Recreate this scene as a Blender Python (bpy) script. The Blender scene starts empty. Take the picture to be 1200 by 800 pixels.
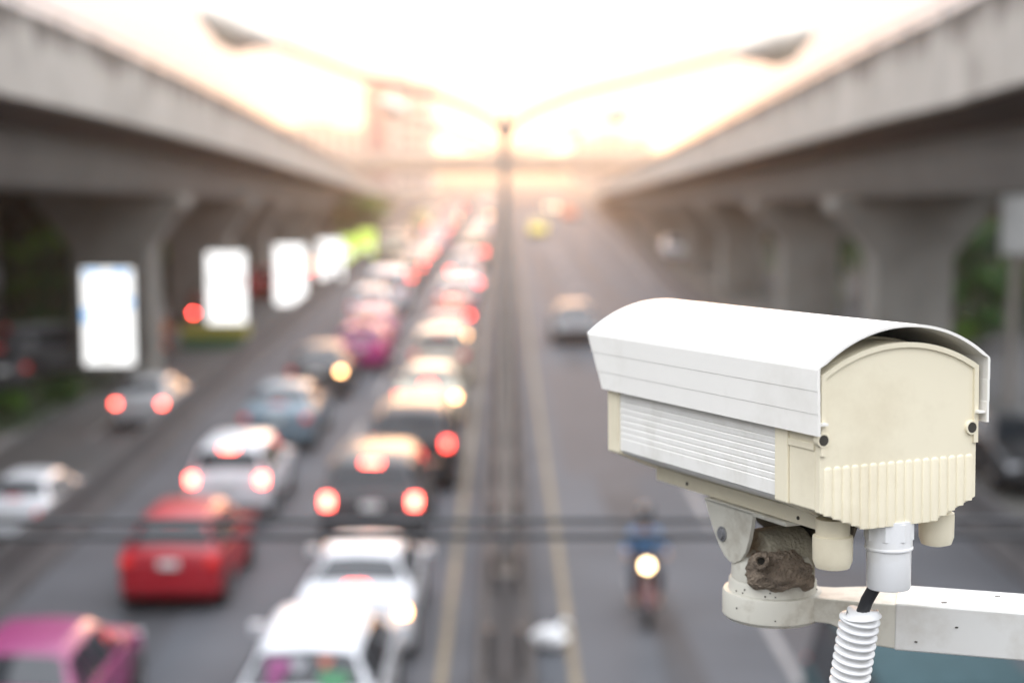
import bpy, math, random
from mathutils import Vector, Matrix
random.seed(7)
S = bpy.context.scene
COL = S.collection
R = math.radians
PI = math.pi
F = 1850.0            # focal length in 1200-px photo pixels
H = 6.8               # eye height above the road (origin of z = road)

# ------------------------------------------------------------------ camera
cd = bpy.data.cameras.new('camera'); cam = bpy.data.objects.new('camera', cd); COL.objects.link(cam)
S.camera = cam
cd.sensor_width = 36; cd.lens = F / 1200 * 36
cam.location = (0, 0, H)
cam.rotation_euler = (R(90) - math.atan(208 / F), 0, -math.atan(8 / F))
cd.clip_start = 0.05; cd.clip_end = 4000
cd.dof.use_dof = True; cd.dof.focus_distance = 1.17; cd.dof.aperture_fstop = 3.75; cd.dof.aperture_blades = 0
# ------------------------------------------------------------------ light
SUN_EL = 6.5
w = bpy.data.worlds.new('World'); S.world = w; w.use_nodes = True
nt = w.node_tree; nt.nodes.clear()
def N(t, **k):
    n = nt.nodes.new(t)
    for a, b in k.items(): setattr(n, a, b)
    return n
out = N('ShaderNodeOutputWorld')
sky = N('ShaderNodeTexSky', sky_type='NISHITA'); sky.sun_disc = False
sky.sun_elevation = R(SUN_EL); sky.sun_rotation = 0.0; sky.dust_density = 3; sky.air_density = 1.2
bg = N('ShaderNodeBackground'); bg.inputs[1].default_value = 0.1
# thin bright overcast in front of the blue: an even pale cloud layer with a broad warm aureole round the sun
geo = N('ShaderNodeTexCoord'); nrm = N('ShaderNodeVectorMath', operation='NORMALIZE')
dot = N('ShaderNodeVectorMath', operation='DOT_PRODUCT')
dot.inputs[1].default_value = (0, math.cos(R(SUN_EL)), math.sin(R(SUN_EL)))
nt.links.new(geo.outputs['Generated'], nrm.inputs[0]); nt.links.new(nrm.outputs[0], dot.inputs[0])
mx = N('ShaderNodeMath', operation='MAXIMUM'); mx.inputs[1].default_value = 0
nt.links.new(dot.outputs['Value'], mx.inputs[0])
def aureole(power, col):
    p = N('ShaderNodeMath', operation='POWER'); p.inputs[1].default_value = power
    nt.links.new(mx.outputs[0], p.inputs[0])
    m = N('ShaderNodeVectorMath', operation='SCALE'); m.inputs[0].default_value = col
    nt.links.new(p.outputs[0], m.inputs['Scale']); return m.outputs[0]
def add(a, b):
    m = N('ShaderNodeVectorMath', operation='ADD'); nt.links.new(a, m.inputs[0]); nt.links.new(b, m.inputs[1]); return m.outputs[0]
# overcast dome: the zenith about three times as bright as the horizon
sp = N('ShaderNodeSeparateXYZ'); nt.links.new(nrm.outputs[0], sp.inputs[0])
mz = N('ShaderNodeMath', operation='MAXIMUM'); mz.inputs[1].default_value = 0; nt.links.new(sp.outputs[2], mz.inputs[0])
ma = N('ShaderNodeMath', operation='MULTIPLY_ADD'); ma.inputs[1].default_value = 3.9; ma.inputs[2].default_value = .46; nt.links.new(mz.outputs[0], ma.inputs[0])
cl = N('ShaderNodeVectorMath', operation='SCALE'); cl.inputs[0].default_value = (5.6, 5.8, 6.25); nt.links.new(ma.outputs[0], cl.inputs['Scale'])
skys = N('ShaderNodeVectorMath', operation='SCALE'); skys.inputs['Scale'].default_value = 0.018
nt.links.new(sky.outputs[0], skys.inputs[0])
c = add(skys.outputs[0], cl.outputs[0])
c = add(c, aureole(40, (2.0, 1.15, .5)))
c = add(c, aureole(200, (5, 2.7, 1.1)))
nt.links.new(c, bg.inputs[0]); nt.links.new(bg.outputs[0], out.inputs[0])

sd = bpy.data.lights.new('sun', 'SUN'); sun = bpy.data.objects.new('sun', sd); COL.objects.link(sun)
sd.energy = 1.05; sd.angle = R(20); sd.color = (1, 0.53, 0.25)
sun.rotation_euler = (R(90 - SUN_EL), 0, R(180))   # light travels towards the viewer (-Y)
sun.location = (0, 60, 40)
S.view_settings.view_transform = 'Standard'; S.view_settings.look = 'None'
S.view_settings.exposure = 0.78; S.view_settings.gamma = 1
try:
    cy = S.cycles; cy.use_denoising = True; cy.max_bounces = 6; cy.diffuse_bounces = 3; cy.glossy_bounces = 3
    cy.volume_bounces = 1; cy.sample_clamp_indirect = 6; cy.transparent_max_bounces = 12; cy.use_adaptive_sampling = False
except Exception: pass

# ------------------------------------------------------------------ materials
MATS = {}
def mat(name, col=(.5, .5, .5), rough=.6, metal=0, var=.12, scale=6, bump=0, bscale=40, emit=None, estr=0, dirt=None, dscale=3, damt=.5, coat=0, spec=.5, detail=5):
    if name in MATS: return MATS[name]
    m = bpy.data.materials.new(name); m.use_nodes = True; t = m.node_tree
    b = t.nodes['Principled BSDF']
    b.inputs['Roughness'].default_value = rough; b.inputs['Metallic'].default_value = metal
    b.inputs['Specular IOR Level'].default_value = spec
    b.inputs['Coat Weight'].default_value = coat; b.inputs['Coat Roughness'].default_value = .08
    tc = t.nodes.new('ShaderNodeTexCoord')
    n = t.nodes.new('ShaderNodeTexNoise'); n.inputs['Scale'].default_value = scale; n.inputs['Detail'].default_value = detail
    t.links.new(tc.outputs['Object'], n.inputs['Vector'])
    r = t.nodes.new('ShaderNodeValToRGB')
    r.color_ramp.elements[0].position = .3; r.color_ramp.elements[1].position = .7
    r.color_ramp.elements[0].color = tuple(x * (1 - var) for x in col) + (1,)
    r.color_ramp.elements[1].color = tuple(min(1, x * (1 + var)) for x in col) + (1,)
    t.links.new(n.outputs['Fac'], r.inputs[0]); src = r.outputs[0]
    if dirt:
        n2 = t.nodes.new('ShaderNodeTexNoise'); n2.inputs['Scale'].default_value = dscale; n2.inputs['Detail'].default_value = 8
        n2.inputs['Roughness'].default_value = .65
        t.links.new(tc.outputs['Object'], n2.inputs['Vector'])
        r2 = t.nodes.new('ShaderNodeValToRGB'); r2.color_ramp.elements[0].position = .52; r2.color_ramp.elements[1].position = .72
        r2.color_ramp.elements[0].color = (0, 0, 0, 1); r2.color_ramp.elements[1].color = (damt,) * 3 + (1,)
        t.links.new(n2.outputs['Fac'], r2.inputs[0])
        mxx = t.nodes.new('ShaderNodeMix'); mxx.data_type = 'RGBA'
        mxx.inputs[7].default_value = tuple(dirt) + (1,)
        t.links.new(r2.outputs[0], mxx.inputs[0]); t.links.new(src, mxx.inputs[6]); src = mxx.outputs[2]
    t.links.new(src, b.inputs['Base Color'])
    if bump:
        nb = t.nodes.new('ShaderNodeTexNoise'); nb.inputs['Scale'].default_value = bscale; nb.inputs['Detail'].default_value = 4
        t.links.new(tc.outputs['Object'], nb.inputs['Vector'])
        bp = t.nodes.new('ShaderNodeBump'); bp.inputs['Strength'].default_value = bump; bp.inputs['Distance'].default_value = .02
        t.links.new(nb.outputs['Fac'], bp.inputs['Height']); t.links.new(bp.outputs[0], b.inputs['Normal'])
    if emit:
        b.inputs['Emission Color'].default_value = tuple(emit) + (1,); b.inputs['Emission Strength'].default_value = estr
    MATS[name] = m; return m

asphalt = mat('asphalt', (.080, .085, .094), .85, spec=.2, var=.16, scale=.45, bump=.3, bscale=25, dirt=(.10, .102, .106), dscale=.12, damt=.6)
asphalt_old = mat('asphalt_worn', (.060, .058, .056), .85, var=.2, scale=.6, bump=.3, bscale=25)
paving = mat('paving', (.09, .083, .072), .85, var=.2, scale=1.2, bump=.3)
groundm = mat('ground', (.07, .068, .06), .9, var=.25, scale=.2)
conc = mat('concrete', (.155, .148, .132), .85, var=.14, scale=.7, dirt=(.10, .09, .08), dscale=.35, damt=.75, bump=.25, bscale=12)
conc_soff = mat('concrete_soffit', (.026, .024, .022), .9, var=.16, scale=.5, dirt=(.015, .014, .012), dscale=.3, damt=.7)  # near-black base colour deepens the shade under the decks
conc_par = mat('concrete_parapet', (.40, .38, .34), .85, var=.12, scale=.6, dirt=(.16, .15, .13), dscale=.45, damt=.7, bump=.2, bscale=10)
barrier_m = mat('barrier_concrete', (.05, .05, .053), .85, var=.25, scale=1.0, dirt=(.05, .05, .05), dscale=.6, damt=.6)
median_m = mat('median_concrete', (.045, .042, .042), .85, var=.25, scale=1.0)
white_line = mat('white_road_paint', (.2, .2, .2), .7, var=.2, scale=3)
yellow_line = mat('yellow_road_paint', (.19, .155, .10), .85, var=.35, scale=3)
steel = mat('galvanised_steel', (.32, .32, .33), .45, metal=.6, var=.1, scale=4)
dark_steel = mat('dark_steel', (.07, .07, .075), .5, metal=.5)
pole_m = mat('lamp_pole_paint', (.30, .27, .24), .5, metal=.2)
lamp_m = mat('lamp_head_casting', (.74, .66, .56), .45, metal=.1)
lens_m = mat('lamp_lens', (.78, .66, .5), .2, spec=.6)
tyre_m = mat('tyre_rubber', (.02, .02, .02), .8)
rim_m = mat('wheel_rim', (.45, .45, .46), .3, metal=.8)
glass_m = mat('car_glass', (.02, .024, .028), .06, spec=.45, var=.05)
trim_m = mat('black_trim', (.022, .022, .024), .5)
plate_m = mat('plate_white', (.72, .72, .70), .5, var=.05)
red_lit = mat('brake_light_lit', (.5, .02, .01), .3, emit=(1, .06, .045), estr=11)
red_hot = mat('brake_light_bright', (.5, .05, .03), .3, emit=(1, .10, .07), estr=17)
red_off = mat('tail_light_faint_glow', (.35, .012, .012), .25, emit=(1, .03, .02), estr=.35)  # lens that is switched off, given a faint red glow of its own
amber_lit = mat('indicator_lit', (.6, .3, .05), .3, emit=(1, .50, .20), estr=13)
head_lit = mat('headlight_lit', (.8, .8, .75), .2, emit=(1, .70, .34), estr=11)
head_off = mat('headlight_glass', (.55, .56, .58), .12, spec=.8)
skin_m = mat('skin', (.38, .2, .12), .6)
leaf_ms = [mat('leaf_dark', (.011, .028, .009), .6, spec=.15, var=.4, scale=3), mat('leaf_mid', (.030, .078, .013), .6, spec=.15, var=.4, scale=3),
           mat('leaf_light', (.09, .19, .022), .6, spec=.15, var=.4, scale=3)]
bark_m = mat('bark', (.09, .07, .05), .9, var=.3, scale=8)
PAINTS = {
 'white': (.62, .63, .65), 'red': (.34, .006, .016), 'pink': (.42, .03, .15), 'pale pink': (.60, .26, .36), 'black': (.018, .019, .021),
 'grey': (.12, .125, .13), 'silver': (.42, .43, .44), 'cream': (.58, .54, .42), 'blue grey': (.16, .22, .26), 'green': (.05, .28, .08),
 'yellow': (.62, .50, .03), 'orange': (.62, .13, .03), 'teal': (.05, .082, .09), 'beige': (.45, .40, .33), 'plum': (.24, .025, .12), 'maroon': (.09, .008, .012), 'magenta': (.36, .03, .17), 'dark grey': (.05, .052, .055)}
def paint(c):
    if c == 'teal': return mat('paint_teal_canvas', PAINTS[c], .95, spec=.05)
    return mat('paint_' + c.replace(' ', '_'), PAINTS[c], .42, metal=.15 if c in ('silver', 'grey', 'blue grey', 'dark grey') else 0, var=.04, scale=1.5, coat=.2,
               dirt=tuple(x * .7 + .03 for x in PAINTS[c]), dscale=2, damt=.25)

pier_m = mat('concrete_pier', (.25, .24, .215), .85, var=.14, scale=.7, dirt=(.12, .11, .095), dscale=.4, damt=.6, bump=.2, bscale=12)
shade_m = mat('shaded_concrete', (.05, .047, .042), .9, var=.2, scale=.5)  # dark copy of the concrete, shade painted in for the rear viaduct
def weather_parapet():
    t = conc_par.node_tree; b = t.nodes['Principled BSDF']; src = b.inputs['Base Color'].links[0].from_socket
    uv = t.nodes.new('ShaderNodeUVMap'); uv.uv_map = 'run'
    sx = t.nodes.new('ShaderNodeSeparateXYZ'); t.links.new(uv.outputs[0], sx.inputs[0])
    mp = t.nodes.new('ShaderNodeMapping'); mp.inputs['Scale'].default_value = (.9, .12, 1); t.links.new(uv.outputs[0], mp.inputs[0])
    n = t.nodes.new('ShaderNodeTexNoise'); n.inputs['Scale'].default_value = 1.3; n.inputs['Detail'].default_value = 7; n.inputs['Roughness'].default_value = .7
    t.links.new(mp.outputs[0], n.inputs['Vector'])
    # streak length varies with the noise: stain where height above the foot + noise is large
    a = t.nodes.new('ShaderNodeMath'); a.operation = 'MULTIPLY_ADD'; a.inputs[1].default_value = 2.3; t.links.new(n.outputs['Fac'], a.inputs[0]); t.links.new(sx.outputs[1], a.inputs[2])
    rp = t.nodes.new('ShaderNodeMapRange'); rp.inputs['From Min'].default_value = 2.1; rp.inputs['From Max'].default_value = 2.6; t.links.new(a.outputs[0], rp.inputs['Value'])
    rp.inputs['To Max'].default_value = .85
    m = t.nodes.new('ShaderNodeMix'); m.data_type = 'RGBA'; m.inputs[7].default_value = (.055,.05,.043,1)
    t.links.new(rp.outputs[0], m.inputs[0]); t.links.new(src, m.inputs[6]); t.links.new(m.outputs[2], b.inputs['Base Color'])
weather_parapet()
# ------------------------------------------------------------------ mesh helpers
class MB:
    def __init__(s): s.v = []; s.f = []; s.mi = []; s.cur = 0
    def quadrange(s, vs, fs):
        o = len(s.v); s.v += [tuple(p) for p in vs]
        for f in fs: s.f.append([i + o for i in f]); s.mi.append(s.cur)
        return s
    def box(s, x0, x1, y0, y1, z0, z1):
        return s.quadrange([(x0,y0,z0),(x1,y0,z0),(x1,y1,z0),(x0,y1,z0),(x0,y0,z1),(x1,y0,z1),(x1,y1,z1),(x0,y1,z1)],
            [(0,3,2,1),(4,5,6,7),(0,1,5,4),(1,2,6,5),(2,3,7,6),(3,0,4,7)])
    def cbox(s, c, d): return s.box(c[0]-d[0]/2, c[0]+d[0]/2, c[1]-d[1]/2, c[1]+d[1]/2, c[2]-d[2]/2, c[2]+d[2]/2)
    def loft(s, rings, caps=True, closed=True):
        n = len(rings[0]); o = len(s.v)
        for r in rings: s.v += [tuple(p) for p in r]
        for i in range(len(rings) - 1):
            for j in range(n if closed else n - 1):
                k = (j + 1) % n
                s.f.append([o+i*n+j, o+i*n+k, o+(i+1)*n+k, o+(i+1)*n+j]); s.mi.append(s.cur)
        if caps and closed:
            s.f.append([o + j for j in range(n)][::-1]); s.f.append([o + (len(rings)-1)*n + j for j in range(n)]); s.mi += [s.cur]*2
        return s
    def tube(s, pts, r, n=10, caps=True):
        pts = [Vector(p) for p in pts]; rr = r if isinstance(r, (list, tuple)) else [r]*len(pts)
        rings = []; up = None
        for i, p in enumerate(pts):
            d = (pts[min(i+1, len(pts)-1)] - pts[max(i-1, 0)]).normalized()
            if up is None: up = Vector((0,0,1)) if abs(d.z) < .9 else Vector((1,0,0))
            a = d.cross(up)
            if a.length < 1e-4: up = Vector((1,0,0)); a = d.cross(up)
            a.normalize(); b = a.cross(d).normalized(); up = b
            rings.append([p + (a*math.cos(2*PI*k/n) + b*math.sin(2*PI*k/n))*rr[i] for k in range(n)])
        return s.loft(rings, caps)
    def lathe(s, prof, n=32, c=(0,0,0), ax='z'):
        rings = []
        for (r, h) in prof:
            ring = []
            for k in range(n):
                a = 2*PI*k/n; x, y = r*math.cos(a), r*math.sin(a)
                ring.append({'z': (c[0]+x, c[1]+y, c[2]+h), 'y': (c[0]+x, c[1]+h, c[2]+y), 'x': (c[0]+h, c[1]+x, c[2]+y)}[ax])
            rings.append(ring)
        return s.loft(rings)
    def prism(s, poly, a0, a1, ax='y'):
        def P(p, a): return {'y': (p[0], a, p[1]), 'x': (a, p[0], p[1]), 'z': (p[0], p[1], a)}[ax]
        return s.loft([[P(p, a0) for p in poly], [P(p, a1) for p in poly]])
    def build(s, name, m, parent=None, smooth=False, bevel=0, seg=2, loc=None):
        me = bpy.data.meshes.new(name); me.from_pydata(s.v, [], s.f)
        ms = m if isinstance(m, (list, tuple)) else [m]
        for q in ms: me.materials.append(q)
        if len(ms) > 1: me.polygons.foreach_set('material_index', s.mi)
        import bmesh
        bm = bmesh.new(); bm.from_mesh(me); bmesh.ops.recalc_face_normals(bm, faces=bm.faces); bm.to_mesh(me); bm.free()
        if smooth: me.shade_smooth()
        o = bpy.data.objects.new(name, me); COL.objects.link(o)
        if parent: o.parent = parent
        if loc: o.location = loc
        if bevel:
            b = o.modifiers.new('bevel', 'BEVEL'); b.width = bevel; b.segments = seg; b.limit_method = 'ANGLE'; b.angle_limit = R(30)
            me.shade_smooth()
            try: b.harden_normals = True
            except Exception: pass
        elif smooth:
            try: me.set_sharp_from_angle(angle=R(35))
            except Exception: pass
        return o
def tag(o, label, cat, group=None, kind=None):
    o['label'] = label
    if cat: o['category'] = cat
    if group: o['group'] = group
    if kind: o['kind'] = kind
    return o
def empty(name, loc=(0,0,0), rz=0):
    o = bpy.data.objects.new(name, None); COL.objects.link(o); o.location = loc; o.rotation_euler.z = rz; o.empty_display_size = .2
    return o
def struct(name, mb, m):
    o = mb.build(name, m); o['kind'] = 'structure'; return o
def interp(t, xs, ys):
    if t <= xs[0]: return ys[0]
    for i in range(len(xs)-1):
        if t <= xs[i+1]: return ys[i] + (ys[i+1]-ys[i])*(t-xs[i])/(xs[i+1]-xs[i])
    return ys[-1]
def smooth_interp(t, xs, ys):  # gentle smoothing of the polyline
    return sum(interp(t + d, xs, ys) for d in (-12, -6, 0, 6, 12)) / 5

# ------------------------------------------------------------------ ground and roads
g = MB().quadrange([(-1200,-60,0),(1200,-60,0),(1200,1500,0),(-1200,1500,0)], [(0,1,2,3)]); struct('ground', g, groundm)
LX = ([0, 25, 31, 49, 80, 142, 230, 300], [-7.7, -7.8, -8.0, -8.7, -9.3, -10.4, -12.5, -12.5])
RX = ([0, 21, 82, 132, 228, 300], [8.4, 8.4, 8.7, 10.2, 12.7, 12.7])
def strip(name, xa, xb, z, m, y0=-20, y1=420, st=8):
    b = MB(); n = int((y1-y0)/st); vs = []; fs = []
    for i in range(n+1):
        y = y0 + (y1-y0)*i/n; vs += [(xa(y), y, z), (xb(y), y, z)]
        if i < n: fs.append((2*i, 2*i+1, 2*i+3, 2*i+2))
    b.quadrange(vs, fs); return struct(name, b, m)
lx = lambda y: smooth_interp(y, *LX); rx = lambda y: smooth_interp(y, *RX)
strip('road', lx, rx, .02, asphalt)
strip('service_road', lambda y: lx(y) - 3.9, lambda y: lx(y) - .1, .016, asphalt_old)
strip('pavement', lambda y: -24, lambda y: lx(y) - 4.0, .10, paving)
kb = MB()
for y in range(-20, 300, 8):
    a, c_ = lx(y) - 4.02, lx(y+8) - 4.02
    kb.loft([[(a,y,.0),(a+.15,y,.0),(a+.15,y,.14),(a,y,.14)],[(c_,y+8,.0),(c_+.15,y+8,.0),(c_+.15,y+8,.14),(c_,y+8,.14)]])
struct('kerb', kb, mat('kerb', (.22, .21, .2), .8))
strip('side_road', lambda y: rx(y) + 5.6, lambda y: rx(y) + 14, .018, asphalt_old)
om = mat('oil_track', (.055, .057, .062), .8, spec=.25, var=.3, scale=.35)
for k, xc in enumerate((-5.3, -2.3, 2.4, 5.4)):
    b = MB(); vs = []; fs = []; rt_ = random.Random(60+k); n = 90
    for i in range(n+1):
        y = 4 + 120*i/n; ww = .32 + .14*math.sin(y*.37+k) + rt_.uniform(-.03,.03); vs += [(xc-ww, y, .0225), (xc+ww, y, .0225)]
        if i < n: fs.append((2*i, 2*i+1, 2*i+3, 2*i+2))
    b.quadrange(vs, fs); struct('oil_stain', b, om)
# painted markings
wl = MB(); yl = MB()
for y in range(0, 300, 9):
    for x in (3.87,):
        wl.quadrange([(x-.07,y+2,.026),(x+.07,y+2,.026),(x+.07,y+6,.026),(x-.07,y+6,.026)], [(0,1,2,3)])
    for x in (-3.75,) if y > 30 else ():
        wl.quadrange([(x-.07,y+1,.026),(x+.07,y+1,.026),(x+.07,y+5,.026),(x-.07,y+5,.026)], [(0,1,2,3)])
    if y > 110:
        x = -7.0
        wl.quadrange([(x-.07,y+1,.026),(x+.07,y+1,.026),(x+.07,y+5,.026),(x-.07,y+5,.026)], [(0,1,2,3)])
for (x0, f_) in ((8.0, rx),):
    for y in range(90, 280, 8):
        a = f_(y) + (.75 if x0 < 0 else -.55); b_ = f_(y+8) + (.75 if x0 < 0 else -.55)
        wl.quadrange([(a-.07,y,.026),(a+.07,y,.026),(b_+.07,y+8,.026),(b_-.07,y+8,.026)], [(0,1,2,3)])
for y in range(39, 110, 24):
    x = lx(y) - 2.1
    wl.quadrange([(x-.07,y,.024),(x+.07,y,.024),(lx(y+4)-2.03,y+4,.024),(lx(y+4)-2.17,y+4,.024)], [(0,1,2,3)])
struct('white_lane_markings', wl, white_line)
for x in (.93, -.85):
    yl.quadrange([(x-.06,-10,.026),(x+.06,-10,.026),(x+.06,300,.026),(x-.06,300,.026)], [(0,1,2,3)])
struct('yellow_edge_lines', yl, yellow_line)
# patches of repaired asphalt (real patches laid over the road)
pm = mat('asphalt_patch', (.055, .055, .06), .85, var=.15, scale=.8)
pa = MB()
for (x0, x1, y0, y1) in ((4.0, 6.6, 19, 26), (1.3, 3.6, 34, 52), (4.2, 8.0, 70, 78), (-3.5, -1.4, 12, 13.4), (5.0, 7.6, 40, 47)):
    pa.quadrange([(x0,y0,.0235),(x1,y0,.0235),(x1+.1,y1,.0235),(x0,y1,.0235)], [(0,1,2,3)])
struct('road_patches', pa, pm)

# ------------------------------------------------------------------ median: kerbed strip with two guard rails
mr = empty('median_barrier', (0, 0, 0))
tag(mr, 'long grey kerbed median with dark steel guard rails between the two carriageways', 'barrier')
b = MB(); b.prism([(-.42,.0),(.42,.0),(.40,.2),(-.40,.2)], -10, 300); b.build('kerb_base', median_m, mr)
for sx in (-.30, .30):
    b = MB(); s_ = 1 if sx > 0 else -1
    b.prism([(sx-.01,.52),(sx+.03*s_,.58),(sx+.03*s_,.64),(sx-.01,.68),(sx+.03*s_,.72),(sx+.03*s_,.78),(sx-.01,.84),(sx-.04*s_,.84),(sx-.02*s_,.68),(sx-.04*s_,.52)], -10, 300)
    b.build('guard_rail', mat('rail_rust', (.06,.055,.052), .85, var=.3, scale=3), mr)
b = MB()
for y in range(-8, 300, 4):
    for sx in (-.2, .2): b.cbox((sx, y, .5), (.09, .09, .6))
o = b.build('rail_posts', dark_steel, mr); o['kind'] = 'stuff'

def wall_along(name, fx, off, prof, y0, y1, m, label, cat, step=8, cuts=True):
    b = MB(); rings = []; n = int((y1-y0)/step)
    for i in range(n+1):
        ya = y0 + (y1-y0)*i/n; rings.append([(fx(ya)+off+p[0], ya, p[1]) for p in prof])
    b.loft(rings)
    o = b.build(name, m, bevel=0); return tag(o, label, cat)
jersey = [(-.28,0),(.28,0),(.28,.08),(.12,.35),(.08,.82),(-.08,.82),(-.12,.35),(-.28,.08)]
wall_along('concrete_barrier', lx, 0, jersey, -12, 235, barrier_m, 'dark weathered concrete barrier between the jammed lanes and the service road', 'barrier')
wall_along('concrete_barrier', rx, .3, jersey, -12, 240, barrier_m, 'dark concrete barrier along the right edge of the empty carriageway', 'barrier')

# ------------------------------------------------------------------ ramped viaducts on both sides
Ys = lambda *s: [F / a for a in s]
RD = (Ys(83, 41.7, 19.6, 13.9, 9.8, 7.5), [7.6, 8.2, 9.55, 10.6, 12.1, 13.7], [8.05, 7.4, 5.9, 4.75, 3.3, 1.6])
LD = (Ys(83, 35.5, 27.8, 19.6, 13.9, 9.8, 7.9, 6.9), [-8.55, -9.0, -9.55, -11.0, -13.0, -16.0, -17.3, -17.6], [8.2, 7.3, 6.8, 6.0, 4.95, 3.3, 2.0, .8])
def deck_xy(D, y):
    xs, xe, z = D
    if y < xs[0]:
        k = (xe[1]-xe[0])/(xs[1]-xs[0]); kz = (z[1]-z[0])/(xs[1]-xs[0])
        return xe[0] + k*(y-xs[0]), min(z[0] + kz*(y-xs[0]), 8.6)
    return smooth_interp(y, xs, xe), smooth_interp(y, xs, z)
def viaduct(D, sgn, yend, label, colY, colW, width, conc=conc, pier_m=pier_m):
    root = empty('viaduct', (sgn*11, 20, 0)); tag(root, label, 'viaduct')
    rt = Vector(root.location)
    ys = [-14, -4, 5] + [10 + 6*i for i in range(int((yend-10)/6)+1)]
    def sec(poly_fn, name, m):
        b = MB(); rings = []
        for y in ys:
            x, z = deck_xy(D, y); rings.append([Vector((x + sgn*px, y, max(pz + z, -.3))) - rt for px, pz in poly_fn(z)])
        b.loft(rings); o = b.build(name, m, root, smooth=False)
        if name == 'parapet':
            lay = o.data.uv_layers.new(name='run')
            for pl in o.data.polygons:
                for li in pl.loop_indices:
                    co = o.data.vertices[o.data.loops[li].vertex_index].co; x, z = deck_xy(D, co.y + rt.y); lay.data[li].uv = (co.y, co.z + rt.z - z)
        return o
    # edge parapet with a rounded lip, deck slab, box girder set back
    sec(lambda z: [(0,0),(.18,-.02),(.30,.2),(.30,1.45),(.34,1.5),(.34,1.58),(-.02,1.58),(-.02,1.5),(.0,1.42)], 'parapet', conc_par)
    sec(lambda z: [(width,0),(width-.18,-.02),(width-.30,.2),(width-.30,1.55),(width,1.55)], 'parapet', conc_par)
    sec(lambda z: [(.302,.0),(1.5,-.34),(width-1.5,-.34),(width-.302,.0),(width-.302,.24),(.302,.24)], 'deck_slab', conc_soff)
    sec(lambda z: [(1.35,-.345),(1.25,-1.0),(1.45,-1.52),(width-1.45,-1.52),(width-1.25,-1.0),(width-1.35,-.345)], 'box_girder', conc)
    # thin steel rail on the parapet
    b = MB(); pts = []
    for y in ys: x, z = deck_xy(D, y); pts.append(Vector((x + sgn*.15, y, z + 1.86)) - rt)
    b.tube(pts, .045, 6)
    y = -10
    while y < yend - 8:
        x, z = deck_xy(D, y); p = Vector((x + sgn*.15, y, z)) - rt
        b.tube([p + Vector((0,0,1.575)), p + Vector((0,0,1.86))], .03, 6); y += 3
    b.build('parapet_rail', steel, root)
    # hammerhead piers
    for yc in colY:
        x, z = deck_xy(D, yc); xc = x + sgn*width/2 - rt.x; zt = z - 1.53
        if zt < 1.2: continue
        hw = colW/2; cw = min(width/2 - .6, 2.35); ch = min(1.75, zt*.45)
        b = MB(); yy = yc - rt.y; zb = 0
        prof = [(-hw, zb), (hw, zb), (hw, zt-ch), (hw+.12, zt-ch+.25), (cw-.25, zt-.55), (cw, zt-.4), (cw, zt), (-cw, zt), (-cw, zt-.4), (-cw+.25, zt-.55), (-hw-.12, zt-ch+.25), (-hw, zt-ch)]
        b.prism([(xc+p[0], p[1]) for p in prof], yy-.8, yy+.8)
        p_ = b.build('pier', pier_m, root, bevel=.12)
        for k in (-1, 1): MB().cbox((xc + k*1.0, yy, zt + .02), (.5, .6, .07)).build('bearing_pad', dark_steel, p_)
    return root
viaduct(RD, 1, 250, 'right hand concrete viaduct ramp on hammerhead piers with trees behind it', [22.5, 45, 62.5, 84, 104, 124, 144], 2.2, 6.6)
viaduct(LD, -1, 268, 'left hand concrete viaduct ramp on hammerhead piers above the lit advertising boxes', [26.5, 50, 67, 83, 99, 116, 134], 2.5, 6.6)

LD2 = (LD[0], [x - 7.6 for x in LD[1]], [z + .25 for z in LD[2]])  # rear deck added to cast shade into the space under the left viaduct
viaduct(LD2, -1, 268, 'second viaduct ramp added to block light behind the left hand one', [33, 57, 80, 105, 130], 2.3, 8.5, shade_m, shade_m)
# crossing flyover far away
cb = empty('crossing_flyover', (0, 285, 0)); tag(cb, 'pale distant flyover crossing straight over the road under the bright sky', 'flyover')
b = MB(); b.prism([(-6,4.9),(6,4.9),(6.5,6.6),(7,6.7),(7,8.7),(6.7,8.7),(6.7,7),(-6.7,7),(-6.7,8.7),(-7,8.7),(-7,6.7),(-6.5,6.6)], -140, 140, 'x'); b.build('deck', conc_par, cb)
for x in (-62, -34, 22, 50):
    MB().lathe([(1.1,0),(1.1,4.2),(2.4,4.9)], 16, (x, 0, 0)).build('pier', conc, cb, smooth=True)

# ------------------------------------------------------------------ far tower and low blocks
win_m = mat('tower_windows', (.10, .12, .14), .2, spec=.8)
def tower(x0, x1, y, dp, h, wallc, label, dark=None, floors=9, nwin=7):
    t = empty('apartment_tower', ((x0+x1)/2, y, 0)); tag(t, label, 'building')
    hx = (x1-x0)/2
    MB().box(-hx, hx, 0, dp, 0, h).build('wall', mat('tower_wall_'+str(len(MATS)), wallc, .8, var=.08, scale=.1), t)
    if dark:
        MB().box(-hx+dark[0], -hx+dark[1], -.5, .02, 0, h-.4).build('stair_panel', mat('tower_panel', (.25,.15,.18), .7), t)
    fh = h / (floors + .5)
    for k in range(floors):
        for j in range(nwin):
            xa = -hx + 1 + (2*hx-2)*j/nwin
            if dark and xa < -hx + dark[1] + .3 and xa + 1.6 > -hx+dark[0]: continue
            z = fh*(k+.45)
            fr = MB().box(xa, xa+1.7, -.06, .01, z, z+fh*.5).build('window', win_m, t)
            MB().box(xa-.1, xa+1.8, -.16, -.065, z-.12, z).build('sill', conc_par, fr)
    r_ = MB().box(-hx-.2, hx+.2, -.2, dp+.2, h, h+.5).build('roof', conc_par, t)
    MB().box(-hx*.4, hx*.3, 2, 6, h+.5, h+2.5).build('lift_house', conc_par, r_)
    return t
tower(-35.5, -18, 400, 14, 26.5, (.55,.50,.47), 'tall hazy apartment tower with a dark brown strip behind the flyover', dark=(.5, 6.2), floors=8, nwin=6)
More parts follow.
